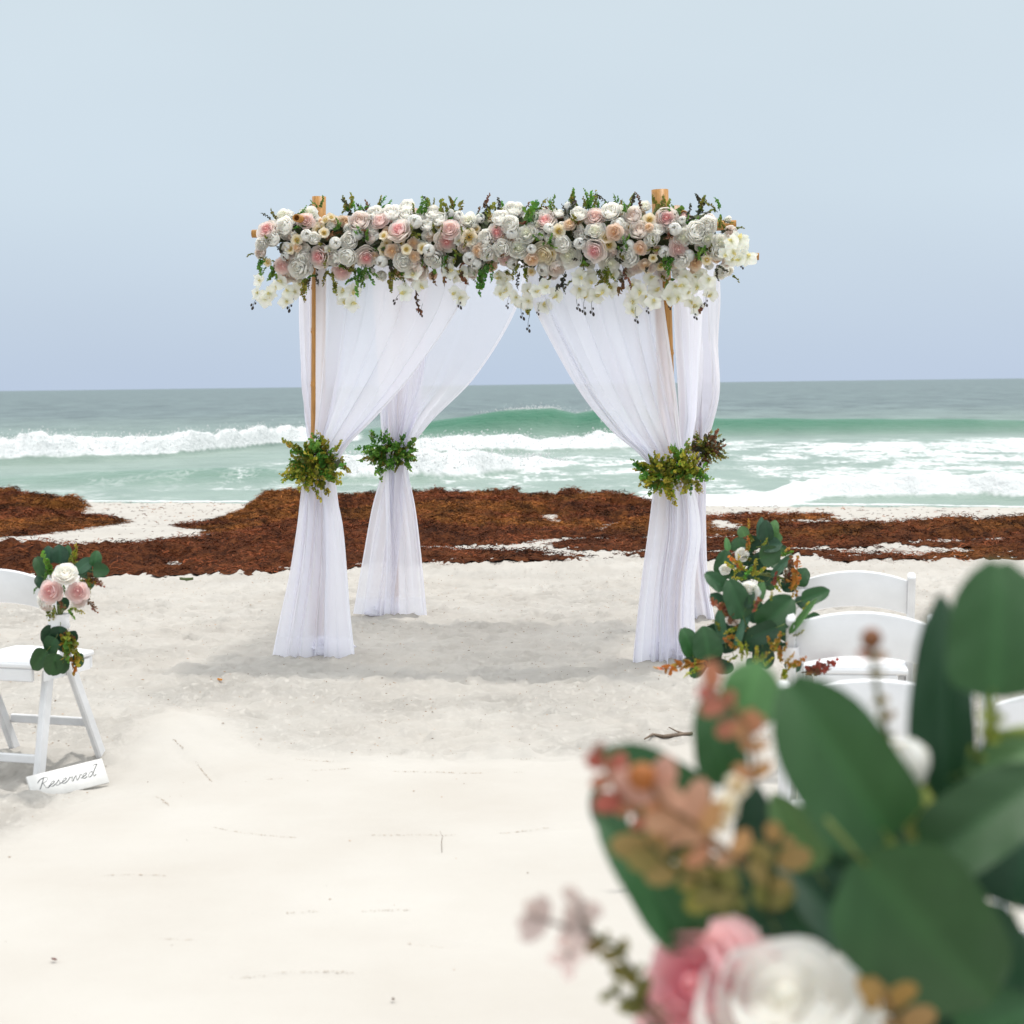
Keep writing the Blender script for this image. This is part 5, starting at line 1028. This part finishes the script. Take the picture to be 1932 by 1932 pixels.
for ch in 'Reserved':
    m = MB()
    for stroke in GL[ch]:
        ks = catmull([Vector((x, y, 0)) for x, y in stroke], len(stroke) * 5)
        cl, cr = [], []
        for i, p in enumerate(ks):
            d = (ks[min(i + 1, len(ks) - 1)] - ks[max(i - 1, 0)]); th = .024 if d.y < 0 else .045 if ch != 'R' else .05
            q = Vector(((pen + p.x + .28 * p.y) * sc_ + W_ * .10, p.y * hsc + .016, .0068)); d2 = Vector((d.x * sc_, d.y * hsc, 0)); d2 = d2.normalized() if d2.length > 1e-9 else Vector((1, 0, 0)); nrm = Vector((-d2.y, d2.x, 0)) * (th * .034)
            cl.append(MBd @ (q + nrm)); cr.append(MBd @ (q - nrm))
        m.grid([cl, cr])
    m.build('letter', M_ink, sign, False); pen += adv[ch]

# ================================================================== SMALL THINGS ON THE SAND
def on_sand(px, py, up=.0):
    p = G(px, py); p.z = sz(p.x, p.y) + up; return p
tw_ = empty('dry_stalk', tuple(on_sand(1258, 1392))); tag(tw_, 'grey dry stalk curving over the sand by the bouquet', 'twig')
m = MB(); pp = [on_sand(x, y, h) for x, y, h in ((1216, 1404, .004), (1232, 1396, .006), (1252, 1392, .008), (1280, 1390, .008), (1306, 1388, .006))]; m.tube([q - tw_.location for q in pp], [.003, .006, .009, .009, .007], 6); m.build('stalk', M_twig, tw_)
m = MB(); pp = [on_sand(x, y, h) for x, y, h in ((1262, 1378, .012), (1278, 1380, .008), (1292, 1384, .008), (1300, 1388, .006))]; m.tube([q - tw_.location for q in pp], [.002, .004, .005, .005], 6); m.build('side_shoot', M_twig, tw_)
def dead_leaf(px, py, s_, col, ang, label):
    p = on_sand(px, py, .006); mb = MB(); rows = []
    for i in range(6):
        v = i / 5; w_ = .3 * math.sin(math.pi * min(1, .05 + .93 * v)); rows.append([(u * w_, v - .5, .18 * abs(u) + .25 * (v - .5) ** 2) for u in (-1, -.5, 0, .5, 1)])
    mb.grid(rows, col); o = link('fallen_leaf', mb.mesh('fallen_leaf', M_sprig)); o.matrix_basis = Matrix.Translation(p) @ Matrix.Rotation(ang, 4, 'Z') @ Matrix.Scale(s_, 4); tag(o, label, 'leaf')
dead_leaf(415, 1293, .045, (.50, .26, .04), .7, 'small orange leaf lying alone on the sand')
dead_leaf(352, 1101, .11, (.10, .12, .05), 1.4, 'green-grey leaf lying below the seaweed edge')
dead_leaf(102, 1814, .02, (.20, .08, .05), 1.0, 'tiny reddish-brown leaf curl on the smooth aisle')
dead_leaf(742, 1890, .015, (.14, .09, .06), .2, 'tiny dark leaf curl on the smooth aisle')
st_ = empty('dry_twig', tuple(on_sand(834, 1590))); tag(st_, 'thin upright dry stem poking out of the smooth aisle sand', 'twig')
m = MB(); b0 = on_sand(834, 1608, -.01); m.tube([b0 - st_.location, P(833, 1590, b0.y) - st_.location, P(835, 1578, b0.y) - st_.location, P(830, 1568, b0.y + .01) - st_.location], [.0012, .0011, .0009, .0006], 4); m.build('stem', M_twig, st_)
# crumbs of weed and shell scattered over the beach
NB = 11000; bx = rng.uniform(-3.6, 3.8, NB); by = rng.uniform(3.2, 15, NB); k = (np.abs(bx) < by * .3 + .2) & (rng.random(NB) < np.where(inpoly(bx, by, wpoly), .035, .8)); bx, by = bx[k], by[k]; n_loose = len(bx)
for x1, y1, x2, y2, dp in lines:                         # thin lines of dry weed fibre left by the rake
    L = math.hypot(x2 - x1, y2 - y1); q = rng.random(int(L * 190)); wv = .014 * np.sin(q * L * 7 + x1 * 9) + rng.normal(0, .0022, len(q)); keep_ = vn(q * L * 5, q * 0 + dp * 900, 7) > .38
    bx = np.concatenate([bx, (x1 + (x2 - x1) * q - (y2 - y1) / L * wv)[keep_]]); by = np.concatenate([by, (y1 + (y2 - y1) * q + (x2 - x1) / L * wv)[keep_]])
bz = sand_z(bx, by); nb = len(bx)
r_ = rng.uniform(.0008, .0034, nb) * np.interp(by, [3, 9], [.55, 1]) * np.where(np.arange(nb) < n_loose, 1, .62); a_ = rng.uniform(0, 6.28, nb); el_ = rng.uniform(1, 3, nb)
V = np.stack([np.stack([bx + np.cos(a_) * r_ * el_, by + np.sin(a_) * r_ * el_, bz + .002], 1), np.stack([bx - np.sin(a_) * r_, by + np.cos(a_) * r_, bz + .001], 1), np.stack([bx - np.cos(a_) * r_ * el_, by - np.sin(a_) * r_ * el_, bz + .002], 1), np.stack([bx + np.sin(a_) * r_, by - np.cos(a_) * r_, bz + .001], 1), np.stack([bx, by, bz + r_ * .9 + .002], 1)], 1).reshape(-1, 3)
i0 = np.arange(nb)[:, None] * 5; F = np.concatenate([i0 + np.array([q]) for q in ([0, 1, 4], [1, 2, 4], [2, 3, 4], [3, 0, 4])], 0)
cc = np.where((np.arange(nb) < n_loose)[:, None], np.array([[.30, .20, .13]]) * rng.uniform(.3, 1.5, nb)[:, None], np.array([[.36, .29, .225]]) * rng.uniform(.7, 1.15, nb)[:, None])
tag(link('beach_crumbs', npmesh('beach_crumbs', V, F, M_weed, cols=np.repeat(cc, 5, 0), smooth=False)), 'dry crumbs of weed and shell strewn over the sand', 'debris', None, 'stuff')
print('objects', len(bpy.data.objects))
